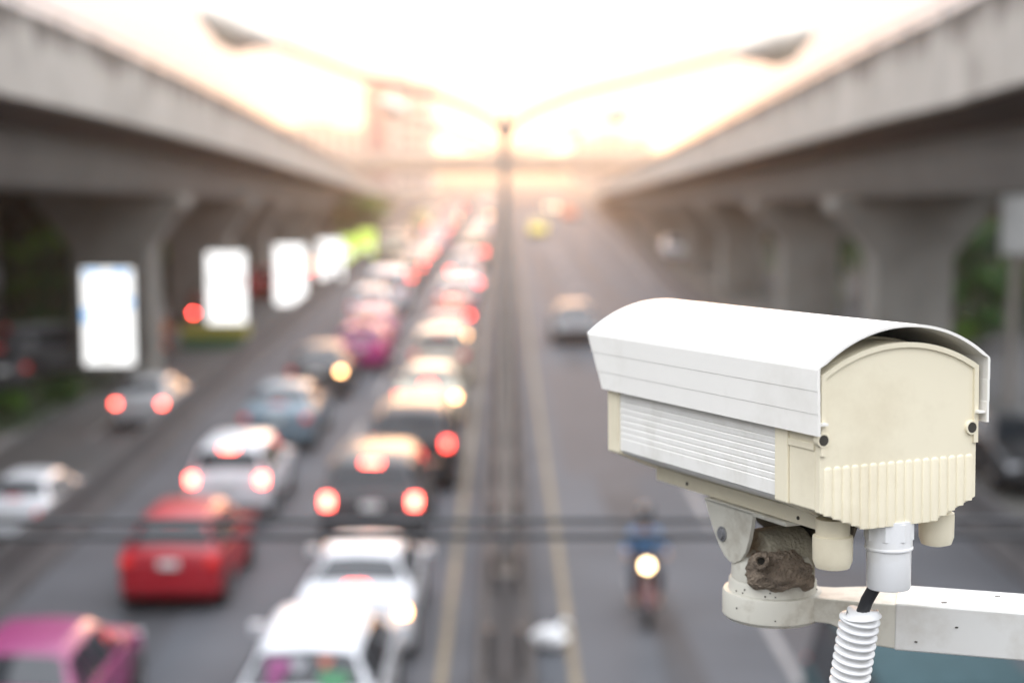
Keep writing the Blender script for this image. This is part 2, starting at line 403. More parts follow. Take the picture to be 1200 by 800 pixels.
tower(-70, -40, 470, 14, 17, (.5,.46,.42), 'low wide pale block far left of the hazy apartment tower', floors=5, nwin=8)
tower(22, 48, 520, 14, 15, (.5,.46,.42), 'low pale block far away to the right of the lamp post', floors=5, nwin=7)

# ------------------------------------------------------------------ trees
def tree(x, y, h, rad, label, seed, name='street_tree', group=None, clumps=26, low=.3):
    rnd = random.Random(seed); t = empty(name, (x, y, 0)); tag(t, label, 'tree', group)
    b = MB(); th = h*.5
    b.tube([(0,0,0),(.06,.03,th*.5),(-.05,.05,th),(0,0,h*.75)], [.28,.2,.15,.05], 8)
    tips = []
    for k in range(9):
        a = rnd.uniform(0, 2*PI); z0 = h*rnd.uniform(.25,.6); e = Vector((math.cos(a)*rad*rnd.uniform(.5,.8), math.sin(a)*rad*rnd.uniform(.5,.8), h*rnd.uniform(.5,.9)))
        b.tube([(0,0,z0), (e.x*.5, e.y*.5, z0+(e.z-z0)*.6), e], [.1,.06,.02], 6); tips.append(e)
    b.build('trunk', bark_m, t, smooth=True)
    c_ = MB()
    for k in range(clumps):
        if k < len(tips): c0 = tips[k]
        else:
            a = rnd.uniform(0,2*PI); q = rad*math.sqrt(rnd.random())*.95; c0 = Vector((math.cos(a)*q, math.sin(a)*q, h*rnd.uniform(low,.97)))
        cr = rad*rnd.uniform(.22,.42); c_.cur = rnd.choice((0,0,1,1,2))
        for j in range(95):
            d = Vector((rnd.gauss(0,1), rnd.gauss(0,1), rnd.gauss(0,.75))); d = d.normalized()*cr*rnd.random()**.45
            p = c0 + d; s_ = rnd.uniform(.09,.2)
            u = Vector((rnd.gauss(0,1), rnd.gauss(0,1), rnd.gauss(0,1))).normalized(); v_ = u.orthogonal().normalized()*s_*.55; u = u*s_
            c_.quadrange([p-u, p+v_, p+u, p-v_], [(0,1,2,3)])
    c_.build('crown', leaf_ms, t); return t
TR = [(18.2, 61, 8.5, 3.2, 'broad dark green tree nearest the right picture edge, behind the big pier'), (21.5, 66, 10, 3.6, 'taller tree farther back at the right picture edge'),
      (16.6, 58, 4.2, 2.0, 'low bushy tree at the foot of the nearest big right pier'), (17.4, 76, 7, 3.0, 'bushy tree seen between the two nearest right hand piers'),
      (20.6, 86, 9.5, 3.6, 'tall dark tree set back between the two nearest right hand piers'), (16.4, 91, 6.5, 2.8, 'tree seen beside the second right hand pier'),
      (19.6, 101, 9, 3.6, 'tall tree behind the second right hand pier'), (16.8, 112, 7, 3.2, 'tree seen between the second and third right piers'),
      (20.0, 130, 9, 3.8, 'tall tree behind the third right hand pier'), (24.5, 74, 11, 4.0, 'highest tree of the clump at the right picture edge'),
      (18.0, 150, 8, 3.8, 'farthest tree behind the right hand viaduct'), (25.5, 110, 11, 4.2, 'tall tree far back against the brown building on the right')]
for i, (x, y, h, r_, lb) in enumerate(TR):
    tree(x, y, h, r_, lb, 40+i, group='trees behind the right viaduct', low=.08, clumps=32)
for i, (x, y, h, r_, lb) in enumerate([(-19.0, 66, 4.6, 2.6, 'low dark tree at the left picture edge behind the first left pier'), (-16.0, 79, 4.2, 2.3, 'low dark tree seen between the first two left piers'),
      (-21.5, 84, 4.5, 2.8, 'low dark tree set back behind the first left pier'), (-18.6, 93, 4.0, 2.4, 'low tree seen just left of the second left pier'),
      (-16.2, 104, 3.8, 2.2, 'low tree behind the third lit advertising box'), (-12.6, 134, 4.2, 2.0, 'green tree beside the left ramp near the farthest advertising box'),
      (-14.2, 158, 3.6, 2.2, 'farthest green tree by the foot of the left ramp'), (-17.5, 57, 4.6, 2.4, 'low dark tree just behind the parked cars on the left')]):
    tree(x, y, h, r_, lb, 80+i, group='trees behind the left viaduct', low=.08, clumps=26)
def bush(x, y, h, r_, label, seed, n=9):
    rnd = random.Random(seed); t = empty('shrub', (x, y, .1)); tag(t, label, 'shrub', 'shrubs on the left verge')
    b = MB()
    for k in range(5):
        a = rnd.uniform(0, 6.28); b.tube([(0,0,0),(math.cos(a)*r_*.5, math.sin(a)*r_*.5, h*.7)], [.03,.01], 5)
    b.build('stem', bark_m, t); c_ = MB()
    for k in range(n):
        a = rnd.uniform(0,6.28); q = r_*rnd.random(); c0 = Vector((math.cos(a)*q, math.sin(a)*q, h*rnd.uniform(.35,.8))); c_.cur = rnd.choice((0,1,1,2))
        for j in range(70):
            d = Vector((rnd.gauss(0,1), rnd.gauss(0,1), rnd.gauss(0,1))).normalized()*h*.4*rnd.random()**.5; p = c0+d; s_ = rnd.uniform(.05,.1)
            u = Vector((rnd.gauss(0,1), rnd.gauss(0,1), rnd.gauss(0,1))).normalized(); v_ = u.orthogonal().normalized()*s_*.5; u = u*s_
            c_.quadrange([p-u, p+v_, p+u, p-v_], [(0,1,2,3)])
    c_.build('foliage', leaf_ms, t)
bush(-13.2, 41.5, .7, .9, 'low green shrub on the verge beside the nearest advertising box', 1)
bush(-12.5, 44.5, .6, .8, 'small green shrub just beyond the nearest advertising box foot', 2)
bush(-14.5, 40, .8, 1.0, 'leafy shrub at the left picture edge by the parked motorcycles', 3)
gm = mat('grass', (.05,.09,.03), .8, var=.3, scale=4)
gb = MB(); rg = random.Random(5)
for k in range(5000):
    x = rg.uniform(-15.5, -12.1); y = rg.uniform(39, 49); a = rg.uniform(0, 6.28); h_ = rg.uniform(.08,.22); dx, dy = math.cos(a)*.02, math.sin(a)*.02
    gb.quadrange([(x-dx,y-dy,.1),(x+dx,y+dy,.1),(x+rg.gauss(0,.04),y+rg.gauss(0,.04),.1+h_)], [(0,1,2)])
o = gb.build('grass_verge', gm); tag(o, 'rough green grass on the verge by the nearest left pier', 'grass', kind='stuff')

# ------------------------------------------------------------------ shophouses behind the left viaduct and low building on the right
def shop(x, y0, y1, h, colr, label, side=1, sign=None, awn=None):
    t = empty('shophouse', (x, (y0+y1)/2, 0)); tag(t, label, 'building', 'buildings behind the viaducts'); L = (y1-y0)/2 - .02
    s = side
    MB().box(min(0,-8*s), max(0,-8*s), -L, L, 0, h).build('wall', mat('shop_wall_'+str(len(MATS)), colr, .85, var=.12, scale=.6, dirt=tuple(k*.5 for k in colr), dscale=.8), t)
    MB().box(min(.02*s,.1*s), max(.02*s,.1*s), -L+.4, L-.4, .1, 2.7).build('shutter', mat('shop_shutter', (.06,.06,.065), .5, metal=.3), t)
    n = max(2, int(2*L/2.2))
    for fl in range(1, int(h/3.2)):
        for j in range(n):
            ya = -L + .5 + (2*L-1)*j/n
            wn = MB().box(min(.01*s,.07*s), max(.01*s,.07*s), ya, ya+1.3, 3.2*fl+.9, 3.2*fl+2.2).build('window', win_m, t)
            MB().box(min(.075*s,.2*s), max(.075*s,.2*s), ya-.1, ya+1.4, 3.2*fl+.8, 3.2*fl+.9).build('sill', conc, wn)
    if awn: 
        b = MB(); b.quadrange([(.1*s,-L,3.1),(.1*s,L,3.1),(1.9*s,L,2.5),(1.9*s,-L,2.5),(.1*s,-L,3.04),(.1*s,L,3.04),(1.9*s,L,2.44),(1.9*s,-L,2.44)], [(0,1,2,3),(7,6,5,4),(0,3,7,4),(1,5,6,2),(3,2,6,7)])
        b.build('awning', mat('awning_'+str(len(MATS)), awn, .7), t)
    if sign: MB().box(min(.11*s,.3*s), max(.11*s,.3*s), -L+.6, L-.6, 3.15, 3.95).build('fascia_sign', mat('fascia_'+str(len(MATS)), sign, .5), t)
    MB().box(min(.2*s,-8.1*s), max(.2*s,-8.1*s), -L, L, h, h+.25).build('roof', conc, t)
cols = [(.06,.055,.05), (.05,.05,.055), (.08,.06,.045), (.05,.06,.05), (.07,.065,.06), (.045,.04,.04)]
descs = ['brown shophouse', 'slate grey shophouse', 'tan shophouse', 'greenish shophouse', 'light grey shophouse', 'charcoal shophouse']
aw = [(.02,.06,.035), (.08,.02,.02), (.02,.035,.06), (.06,.05,.02), None, (.02,.06,.03)]
sg = [(.02,.09,.05), (.03,.14,.07), (.2,.03,.03), (.05,.08,.14), (.2,.16,.03), (.15,.15,.15)]
where = ['nearest the camera on the left under the viaduct', 'with a green sign behind the first left pier', 'behind the second left pier', 'behind the third lit box', 'behind the far left trees', 'last of the row toward the left ramp foot']
for k in range(6):
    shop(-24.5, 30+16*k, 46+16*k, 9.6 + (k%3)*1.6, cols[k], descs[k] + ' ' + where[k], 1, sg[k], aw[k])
for k in range(4):
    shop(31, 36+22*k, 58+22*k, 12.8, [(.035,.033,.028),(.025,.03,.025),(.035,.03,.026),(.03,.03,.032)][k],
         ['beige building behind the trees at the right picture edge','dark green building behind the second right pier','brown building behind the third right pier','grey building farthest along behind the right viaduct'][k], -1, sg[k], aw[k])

# ------------------------------------------------------------------ double arm street lamps on the median
def street_lamp(y, label, tilt=0):
    t = empty('street_lamp', (0, y, .2)); tag(t, label, 'street lamp', 'double arm lamps on the median')
    MB().lathe([(.2,0),(.2,.05),(.10,.08),(.10,1.0),(.08,1.05),(.06,7.2),(.045,7.45)], 16).build('pole', pole_m, t, smooth=True)
    MB().cbox((0,-.13,.6), (.12,.03,.4)).build('hatch', steel, t)
    for s in (-1, 1):
        e = Vector((s*3.55, 0, 8.35 + (.1 if s < 0 else -.05)))
        pts = [Vector((0,0,6.95)), Vector((s*.12,0,7.2)), Vector((s*.45,0,7.42)), Vector((s*1.1,0,7.68)), Vector((s*2.3,0,7.98)), e]
        b = MB(); b.tube(pts, [.06,.07,.07,.068,.062,.06], 10); a = b.build('arm', pole_m, t, smooth=True)
        d = (pts[-1]-pts[-2]).normalized()
        # luminaire: flattened teardrop casting with a bowl lens below
        L = 1.3; rings = []
        for u, wd, ht in ((0,.07,.07),(.10,.15,.15),(.25,.25,.25),(.5,.30,.31),(.8,.28,.28),(.94,.20,.20),(1,.06,.06)):
            c0 = e + d*L*u + Vector((0,0,.02))
            rings.append([c0 + Vector((d.z*-math.sin(q)*0, 0, 0)) + Vector((0, wd*math.cos(q), (ht if math.sin(q) > 0 else ht*.8)*math.sin(q))) for q in [2*PI*k/16 for k in range(16)]])
        hd = MB().loft(rings).build('lamp_head', lamp_m, t, smooth=True)
        rings = []
        for u, wd, ht in ((.3,.05,.05),(.36,.16,.2),(.55,.22,.33),(.78,.2,.30),(.9,.07,.1)):
            c0 = e + d*L*u - Vector((0,0,.04))
            rings.append([c0 + Vector((0, wd*math.cos(q), -ht*abs(math.sin(q)) if math.sin(q) < 0 else .01)) for q in [2*PI*k/16 for k in range(16)]])
        MB().loft(rings).build('lens', lens_m, hd, smooth=True)
for k, lb in enumerate(['nearest double arm street lamp with both big heads spread over the carriageways', 'second double arm street lamp, its arms seen small under the nearest pair',
                        'third double arm street lamp up the median in the haze', 'fourth double arm street lamp, tiny in front of the flyover',
                        'fifth double arm street lamp just short of the flyover', 'farthest double arm street lamp close to the flyover deck']):
    street_lamp(25 + 36*k, lb)

# ------------------------------------------------------------------ vehicles
KIND = {
 # (y, halfwidth, bottom, belt, top, halfwidth_top)
 'hatchback': dict(st=[(0,.70,.42,.80,.86,.62),(.05,.80,.24,.93,.98,.72),(.12,.83,.22,.96,1.02,.74),(.46,.845,.2,.97,1.42,.56),(.62,.845,.2,.97,1.46,.56),(1.28,.845,.2,.96,1.49,.58),(2.05,.845,.2,.95,1.47,.575),(2.28,.845,.2,.94,1.42,.57),(2.98,.84,.2,.92,.99,.70),(3.5,.81,.2,.82,.88,.66),(3.78,.76,.24,.66,.72,.60),(3.86,.66,.34,.55,.6,.5)], rg=2, ws=7, wy=(.66,3.12), wr=.29, tl=.86),
 'sedan': dict(st=[(0,.74,.42,.86,.92,.64),(.06,.83,.25,.98,1.03,.74),(.14,.86,.22,1.0,1.06,.76),(.62,.87,.2,.98,1.08,.76),(1.15,.87,.2,.97,1.40,.58),(1.35,.87,.2,.96,1.43,.58),(1.75,.87,.2,.96,1.45,.59),(2.45,.87,.2,.95,1.43,.585),(2.65,.87,.2,.94,1.39,.58),(3.35,.86,.2,.92,.98,.72),(4.0,.84,.2,.80,.87,.68),(4.36,.78,.24,.64,.70,.6),(4.45,.68,.34,.54,.6,.5)], rg=3, ws=8, wy=(.88,3.58), wr=.31, tl=.86),
 'suv': dict(st=[(0,.76,.48,.92,.98,.68),(.05,.86,.32,1.08,1.14,.80),(.12,.89,.3,1.1,1.16,.82),(.36,.90,.28,1.1,1.66,.64),(.55,.90,.28,1.1,1.71,.65),(1.3,.90,.28,1.08,1.74,.66),(2.3,.90,.28,1.07,1.72,.66),(2.55,.90,.28,1.06,1.67,.65),(3.25,.89,.28,1.04,1.13,.76),(4.1,.87,.28,.96,1.03,.74),(4.42,.80,.3,.76,.82,.66),(4.5,.7,.4,.62,.68,.56)], rg=2, ws=7, wy=(.86,3.6), wr=.36, tl=1.02),
 'pickup': dict(st=[(0,.80,.5,.98,1.0,.76),(.05,.86,.42,1.04,1.06,.82),(.3,.88,.4,1.05,1.07,.84),(1.55,.89,.38,1.06,1.08,.84),(1.62,.89,.38,1.08,1.16,.80),(1.86,.89,.36,1.08,1.66,.64),(2.1,.89,.36,1.08,1.72,.65),(2.7,.89,.36,1.07,1.73,.655),(3.1,.89,.36,1.06,1.66,.65),(3.75,.88,.36,1.04,1.12,.76),(4.7,.86,.36,.95,1.02,.74),(5.0,.78,.42,.76,.82,.66),(5.06,.7,.5,.66,.7,.56)], rg=4, ws=8, wy=(1.0,4.1), wr=.38, tl=.92),
 'van': dict(st=[(0,.80,.44,.98,1.05,.74),(.05,.88,.3,1.12,1.18,.82),(.1,.91,.28,1.15,1.2,.84),(.28,.92,.26,1.16,1.86,.72),(.45,.92,.26,1.16,1.95,.74),(1.6,.92,.26,1.15,1.98,.75),(2.9,.92,.26,1.14,1.97,.75),(3.3,.92,.26,1.12,1.92,.74),(4.1,.90,.26,1.06,1.14,.78),(4.6,.86,.3,.86,.94,.7),(4.7,.76,.4,.7,.76,.6)], rg=2, ws=7, wy=(.95,3.9), wr=.34, tl=1.05),
}
def section(st, k, cab):
    y, wd, bt, belt, top, wt = st
    zc = top - .07 if cab else belt + (top-belt)*.45
    if not cab: wt = wd*.92
    return [(0,y,bt),(wd*.88,y,bt),(wd*.98,y,bt+.09),(wd,y,(bt+belt)*.5),(wd*.985,y,belt-.03),(wd*.955,y,belt),(wt,y,zc),(wt*.82,y,top),(0,y,top+.025)]
CACHE = {}
def car_meshes(kind):
    if kind in CACHE: return CACHE[kind]
    K = KIND[kind]; st = K['st']; rg, ws = K['rg'], K['ws']; D = {}
    cabs = [rg < i <= ws for i in range(len(st))]
    secs = [section(s, i, cabs[i]) for i, s in enumerate(st)]
    rings = [s + [(-p[0], p[1], p[2]) for p in s[-2:0:-1]] for s in secs]
    D['body'] = MB().loft(rings)
    def upline(i):  # right shoulder over the roof to the left shoulder
        s = secs[i]; L_ = [Vector(p) for p in (s[5], s[6], s[7], s[8])]; return L_[1:] + [Vector((-p.x, p.y, p.z)) for p in L_[1:3][::-1]]
    def on(line, t):
        ds = [(line[i+1]-line[i]).length for i in range(len(line)-1)]; T = t*sum(ds)
        for i, d in enumerate(ds):
            if T <= d + 1e-9: return line[i].lerp(line[i+1], T/d)
            T -= d
        return line[-1]
    def screen(i, j, v0, v1, u0=.05, u1=.95):
        a, b_ = upline(i), upline(j); g_ = MB(); n, m_ = 10, 3; vs = []
        nn = (on(a,.5)-on(b_,.5)).normalized().cross(Vector((1,0,0)))
        if nn.z < 0: nn = -nn
        for q in range(m_+1):
            v = v0 + (v1-v0)*q/m_
            for p in range(n+1):
                u = u0 + (u1-u0)*p/n; vs.append(on(a,u).lerp(on(b_,u), v) + nn*.012)
        fs = [(q*(n+1)+p, q*(n+1)+p+1, (q+1)*(n+1)+p+1, (q+1)*(n+1)+p) for q in range(m_) for p in range(n)]
        k = len(vs); vs2 = [v - nn*.03 for v in vs]; g_.quadrange(vs + vs2, fs + [tuple(x+k for x in f[::-1]) for f in fs]); return g_
    D['rear_window'] = screen(rg, rg+1, .14, .93); D['windscreen'] = screen(ws+1, ws, .1, .94)
    for side in (1, -1):
        gs = []
        for i in range(rg, ws+1):
            a, b_ = secs[i], secs[i+1]
            A, B_, C_, D_ = [Vector(p) for p in (a[5], a[6], b_[6], b_[5])]
            if i == rg: A = A.lerp(D_, .35); B_ = A.lerp(C_, .55)
            if i == ws: D_ = D_.lerp(A, .35); C_ = D_.lerp(B_, .55)
            if (D_-A).length < .1: continue
            cen = (A+B_+C_+D_)/4; q = []
            for P in (A, B_, C_, D_):
                d = P - cen; d = Vector((d.x, math.copysign(max(abs(d.y)-.025, .01), d.y), 0)) + Vector((0,0,d.z*.86)); d.x *= .86
                q.append(cen + d + Vector((.012,0,.002)))
            q2 = [p - Vector((.03,0,0)) for p in q]
            if side < 0: q = [Vector((-p.x,p.y,p.z)) for p in q]; q2 = [Vector((-p.x,p.y,p.z)) for p in q2]
            gs.append(MB().quadrange(q+q2, [(0,1,2,3),(7,6,5,4),(0,4,5,1),(1,5,6,2),(2,6,7,3),(3,7,4,0)]))
        D['side_window%d' % side] = gs
    L = st[-1][0]; W = max(s[1] for s in st); tl = K['tl']
    def lensbox(x0, x1, y0, y1, z0, z1): return MB().box(x0, x1, y0, y1, z0, z1)
    wl_ = .86*W
    tall = kind in ('suv', 'van')
    D['tail1'] = lensbox(wl_-.11, wl_+.055, -.02, .17, tl-.07, tl+(.12 if tall else .06)); D['tail-1'] = lensbox(-wl_-.055, -wl_+.11, -.02, .17, tl-.07, tl+(.12 if tall else .06))
    zt = st[rg+1][4]
    yt = st[rg+1][0]
    D['third'] = MB().box(-.16, .16, yt-.06, yt+.02, zt-.025, zt+.03)
    if kind == 'sedan': D['third'] = MB().box(-.15, .15, st[rg][0]-.12, st[rg][0]-.04, st[rg][4]+.0, st[rg][4]+.05)
    D['plate'] = MB().box(-.17,.17,-.05,-.012, tl-.10, tl+.02)
    D['bumper'] = MB().prism([(-.045,.36),(.12,.27),(.3,.25),(.3,.50),(-.045,.50)], -W*.9, W*.9, 'x')
    D['front_bumper'] = MB().prism([(L+.045,.34),(L-.14,.25),(L-.4,.24),(L-.4,.44),(L+.045,.46)], -W*.84, W*.84, 'x')
    D['grille'] = MB().box(-.36,.36, L-.12, L+.02, st[-1][3]-.03, st[-1][4]+.02)
    for s in (1,-1):
        x = s*(W*.72); D['head%d' % s] = MB().cbox((x, st[-2][0]-.06, st[-2][3]-.0), (.30,.22,.15))
        D['mirror%d' % s] = MB().cbox((s*(W+.07), st[ws][0]+.42, st[ws][3]+.06), (.17,.10,.13))
        hs = []
        for yy in (st[rg+2][0]+.45, st[rg+2][0]+1.3): hs.append(MB().cbox((s*(W+.005), yy, st[rg+2][3]-.12), (.035,.17,.035)))
        D['handle%d' % s] = hs
    r = K['wr']; D['tyre'] = MB().lathe([(r*.62,-.1),(r*.95,-.1),(r,-.07),(r,.07),(r*.95,.1),(r*.62,.1)], 28, ax='x')
    b = MB(); b.lathe([(r*.63,-.07),(r*.63,.085),(r*.55,.092),(r*.5,.06),(.05,.07),(.03,.095),(.0,.096)], 28, ax='x')
    for k in range(6):
        a = 2*PI*k/6; ca, sa = math.cos(a), math.sin(a)
        b.tube([(.085, ca*.04, sa*.04), (.09, ca*r*.56, sa*r*.56)], .022, 6)
    D['rim'] = b
    D['arch'] = MB().lathe([(0,-.02),(r*1.22,-.02),(r*1.22,.008),(0,.008)], 28, ax='x')
    D['_info'] = (L, W)
    out_ = {}
    for k, v in D.items():
        if k == '_info': out_[k] = v; continue
        for q in (v if isinstance(v, list) else [v]):
            nm = ''.join(ch for ch in k if ch.isalpha() or ch == '_')
            o = q.build(nm, trim_m, bevel=(.035 if k == 'body' else .012 if k[:4] in ('tail','head','bump','mirr','plat','fron') else 0), smooth=(k in ('tyre','rim','arch')))
            o.data.materials[0] = None
            out_.setdefault(k, []).append(o); COL.objects.unlink(o)
    CACHE[kind] = out_; return out_
def car(kind, colr, x, y, label, facing=1, brake=1, third=True, amber=None, heads=False, yaw=0, group=None, taxi=False, roofcol=None, detail=True, scale=1):
    """facing 1 = drives away (+Y), its rear bumper at y; -1 = comes towards the viewer, its front bumper at y"""
    K = KIND[kind]; P = car_meshes(kind); L, W = P['_info']
    root = empty({'hatchback':'parked_car','sedan':'parked_car','suv':'parked_car','pickup':'pickup_truck','van':'van'}[kind].replace('parked_car', 'car'))
    root.location = (x, y, .02); root.rotation_euler.z = yaw
    if facing < 0: root.rotation_euler.z = PI + yaw; root.location = (x, y + L, .02)
    root.scale = (scale,)*3
    tag(root, label, {'hatchback':'car','sedan':'car','suv':'car','pickup':'pickup truck','van':'van'}[kind], group)
    def put(key, nm, m, parent=root, loc=None, rot=None, idx=0):
        src = P[key][idx]; o = src.copy(); o.name = nm; COL.objects.link(o); o.parent = parent
        o.material_slots[0].link = 'OBJECT'; o.material_slots[0].material = m
        if loc: o.location = loc
        if rot: o.rotation_euler.z = rot
        return o
    pm_ = paint(colr)
    put('body', 'body', pm_)
    put('rear_window', 'rear_window', glass_m); put('windscreen', 'windscreen', glass_m)
    for s in (1,-1):
        if detail:
            for i in range(len(P['side_window%d' % s])): put('side_window%d' % s, 'side_window', glass_m, idx=i)
            for i in range(2): put('handle%d' % s, 'door_handle', trim_m, idx=i)
            put('mirror%d' % s, 'side_mirror', pm_)
        else:
            for i in range(len(P['side_window%d' % s])):
                if i in (1,2): put('side_window%d' % s, 'side_window', glass_m, idx=i)
        m = {0: red_off, 1: red_lit, 2: red_hot}[brake]
        if amber == s: m = amber_lit
        put('tail%d' % s, 'tail_light', m)
        put('head%d' % s, 'headlight', head_lit if heads else head_off)
    if third and kind != 'pickup': put('third', 'brake_lamp', {0: red_off, 1: red_lit, 2: red_hot}[brake])
    put('plate', 'number_plate', plate_m); put('bumper', 'rear_bumper', pm_ if kind in ('hatchback','sedan') else trim_m)
    put('front_bumper', 'front_bumper', pm_); put('grille', 'grille', trim_m)
    for s in (1,-1):
        for yy in K['wy']:
            ar = put('arch', 'wheel_arch', trim_m, loc=(s*(W-.0), yy, K['wr']+.02), rot=0 if s > 0 else PI)
            wv = put('tyre', 'wheel', tyre_m, loc=(s*(W-.075), yy, K['wr']-.005), rot=0 if s > 0 else PI)
            put('rim', 'rim', rim_m, parent=wv)
    if kind == 'pickup':
        MB().box(-.70,.70,.12,1.5,1.085,1.10).build('load_bed', trim_m, root)
        for s in (-1,1): MB().box(s*.84-.05, s*.84+.05, .06, 1.55, 1.07, 1.14).build('bed_rail', pm_, root, bevel=.02)
    if taxi:
        zt = K['st'][K['rg']+3][4]
        MB().prism([(-.09,zt+.02),(.09,zt+.02),(.06,zt+.16),(-.06,zt+.16)], -.28, .28, 'x').build('roof_sign', mat('taxi_sign', (.6,.5,.2), .4), root, loc=(0, K['st'][K['rg']+3][0]+.2, 0), bevel=.015)
    if roofcol:
        zt = K['st'][K['rg']+3][4]
    return root

Q = 'cars queueing in the jam'
# lane beside the left barrier (x about -5.2), nearest first
car('sedan', 'plum', -5.45, 16.1, 'magenta pink saloon cut off by the lower left corner of the photo', brake=0, group=Q, yaw=R(1), scale=0.95)
car('hatchback', 'red', -5.1, 23.4, 'bright red hatchback with an unlit rear and a white plate, lower left', brake=0, group=Q, scale=0.93)
car('suv', 'white', -5.2, 29.0, 'white tall hatchback with two bright brake lights in the left lane', brake=2, group=Q, scale=0.88)
car('sedan', 'blue grey', -5.4, 36.6, 'blue grey saloon with pale rear glass ahead of the white tall hatchback', brake=0, group=Q)
car('sedan', 'dark grey', -5.45, 45.0, 'dark saloon with one warm light glowing at its rear right', brake=0, amber=1, third=False, group=Q)
car('hatchback', 'magenta', -4.75, 51.2, 'vivid magenta hatchback taxi in the left lane', brake=0, taxi=True, group=Q)
car('hatchback', 'pale pink', -4.95, 57.2, 'pale pink hatchback right ahead of the vivid magenta one', brake=0, group=Q)
car('suv', 'white', -5.5, 63.5, 'white tall car ahead of the pale pink hatchback', brake=0, group=Q)
car('van', 'white', -5.4, 71.0, 'white van in the left lane beyond the pale pink hatchback', brake=0, group=Q)
# lane beside the median (x about -2.2), nearest first
car('hatchback', 'white', -2.2, 16.6, 'white hatchback with stickers in its dark rear window at the bottom edge', brake=1, third=False, group=Q)
stick = [((.50,.03,.25), -.28, .12, .20), ((.5,.5,.52), -.06, .17, .12), ((.08,.4,.12), .30, .04, .2), ((.3,.08,.05), .33, .22, .1)]
nb = COL.objects[-1]
car('sedan', 'white', -2.05, 20.7, 'white saloon with a warm light at its right just ahead of the stickered hatchback', brake=1, amber=1, group=Q, scale=0.93)
car('suv', 'dark grey', -2.3, 26.5, 'dark grey tall car with three bright lights across its tail', brake=2, group=Q)
car('suv', 'black', -1.95, 32.1, 'black tall car with wide red brake lights ahead of the dark grey one', brake=1, third=False, group=Q)
car('sedan', 'cream', -2.0, 40.0, 'cream saloon with red brake lights and a yellow glow on its right side', brake=2, amber=1, group=Q)
car('suv', 'beige', -2.0, 47.3, 'beige tall car with unlit rear ahead of the cream saloon', brake=0, group=Q)
car('sedan', 'silver', -2.1, 54.6, 'silver saloon with red lights ahead of the beige tall car', brake=1, amber=1, group=Q)
car('hatchback', 'red', -2.1, 61.8, 'red hatchback with three red lights far up the lane beside the median', brake=1, group=Q)
car('suv', 'white', -2.2, 69.0, 'white tall car with a warm glow just beyond the far red hatchback', brake=0, group=Q)
rc = random.Random(11)
ordn = ['first','second','third','fourth','fifth','sixth','seventh','eighth','ninth','tenth','eleventh','twelfth','thirteenth','fourteenth','fifteenth','sixteenth','seventeenth','eighteenth','nineteenth','twentieth','twenty-first']
def far_lane(fx, y0, y1, place, cols_):
    y = y0; k = 0; prev = None
    while y < y1:
        kd = rc.choice(['sedan','hatchback','suv','sedan','pickup','van']); cc = cols_[k % len(cols_)]
        car(kd, cc, fx(y) + rc.uniform(-.2,.2), y, 'small hazy %s %s, %s in the distant queue %s' % (cc, {'suv':'tall car','sedan':'saloon','pickup':'pickup truck'}.get(kd, kd), ordn[k], place),
            brake=rc.choice([0,0,0,1,1]), third=False, amber=rc.choice([None,None,None,None,None,1]), group=Q, detail=False)
        y += {'sedan':4.45,'hatchback':3.86,'suv':4.5,'pickup':5.06,'van':4.7}[kd] + rc.uniform(2.4,4.5) + (y-70)*.02; k += 1
cw = ['white','silver','white','beige','grey','white','cream','white','pale pink','white','silver','dark grey']
far_lane(lambda y: -2.2 - max(0, y-120)*.004, 79, 235, 'beside the median', cw)
far_lane(lambda y: -5.5 - max(0, y-110)*.008, 82, 235, 'second lane from the median', cw[3:] + cw[:3])
far_lane(lambda y: -8.2 - max(0, y-150)*.014, 112, 235, 'by the left barrier', ['cream','grey','beige','dark grey','silver','yellow','cream','white'])
# service road under the left viaduct
car('sedan', 'silver', -9.35, 39.9, 'small silver saloon with red lights alone on the left service road', brake=2, third=False, scale=0.82)
car('sedan', 'white', -8.8, 27.4, 'white saloon on the service road at the left edge, partly hidden by the barrier', brake=0, scale=0.76)
car('hatchback', 'dark grey', -14.6, 45.5, 'dark grey hatchback parked beyond the barrier at the left picture edge', brake=0, yaw=R(35))
car('suv', 'grey', -15.9, 49.0, 'grey tall car parked in the shade left of the nearest advertising box', brake=0, yaw=R(-60))
car('hatchback', 'red', -12.0, 79, 'red hatchback on the service road between the second and third lit boxes', brake=1, third=False)
car('hatchback', 'red', -11.6, 88, 'red hatchback on the service road beyond the third lit box', brake=1, third=False, detail=False)
# open carriageway
car('sedan', 'dark grey', 2.65, 58.5, 'lone dark grey saloon coming towards the camera on the open carriageway', facing=-1, brake=0)
car('sedan', 'yellow', 3.1, 148, 'yellow taxi coming from far away on the open carriageway', facing=-1, brake=0, detail=False)
car('suv', 'orange', 8.0, 196, 'orange tall vehicle far away near the foot of the right ramp', facing=-1, brake=0, detail=False)
car('hatchback', 'cream', 6.6, 222, 'distant car with glowing headlights at the far end of the open carriageway', facing=-1, brake=0, heads=True, detail=False)
car('van', 'teal', 4.3, 12.9, 'teal roofed van below the white bracket arm at the bottom right', facing=-1, brake=0)
car('sedan', 'black', 11.0, 31.5, 'black saloon just visible behind the camera housing on the right', facing=-1, brake=0)
car('suv', 'white', 12.2, 112, 'white tall car parked between the far right piers', facing=-1, brake=0, detail=False, scale=0.85)

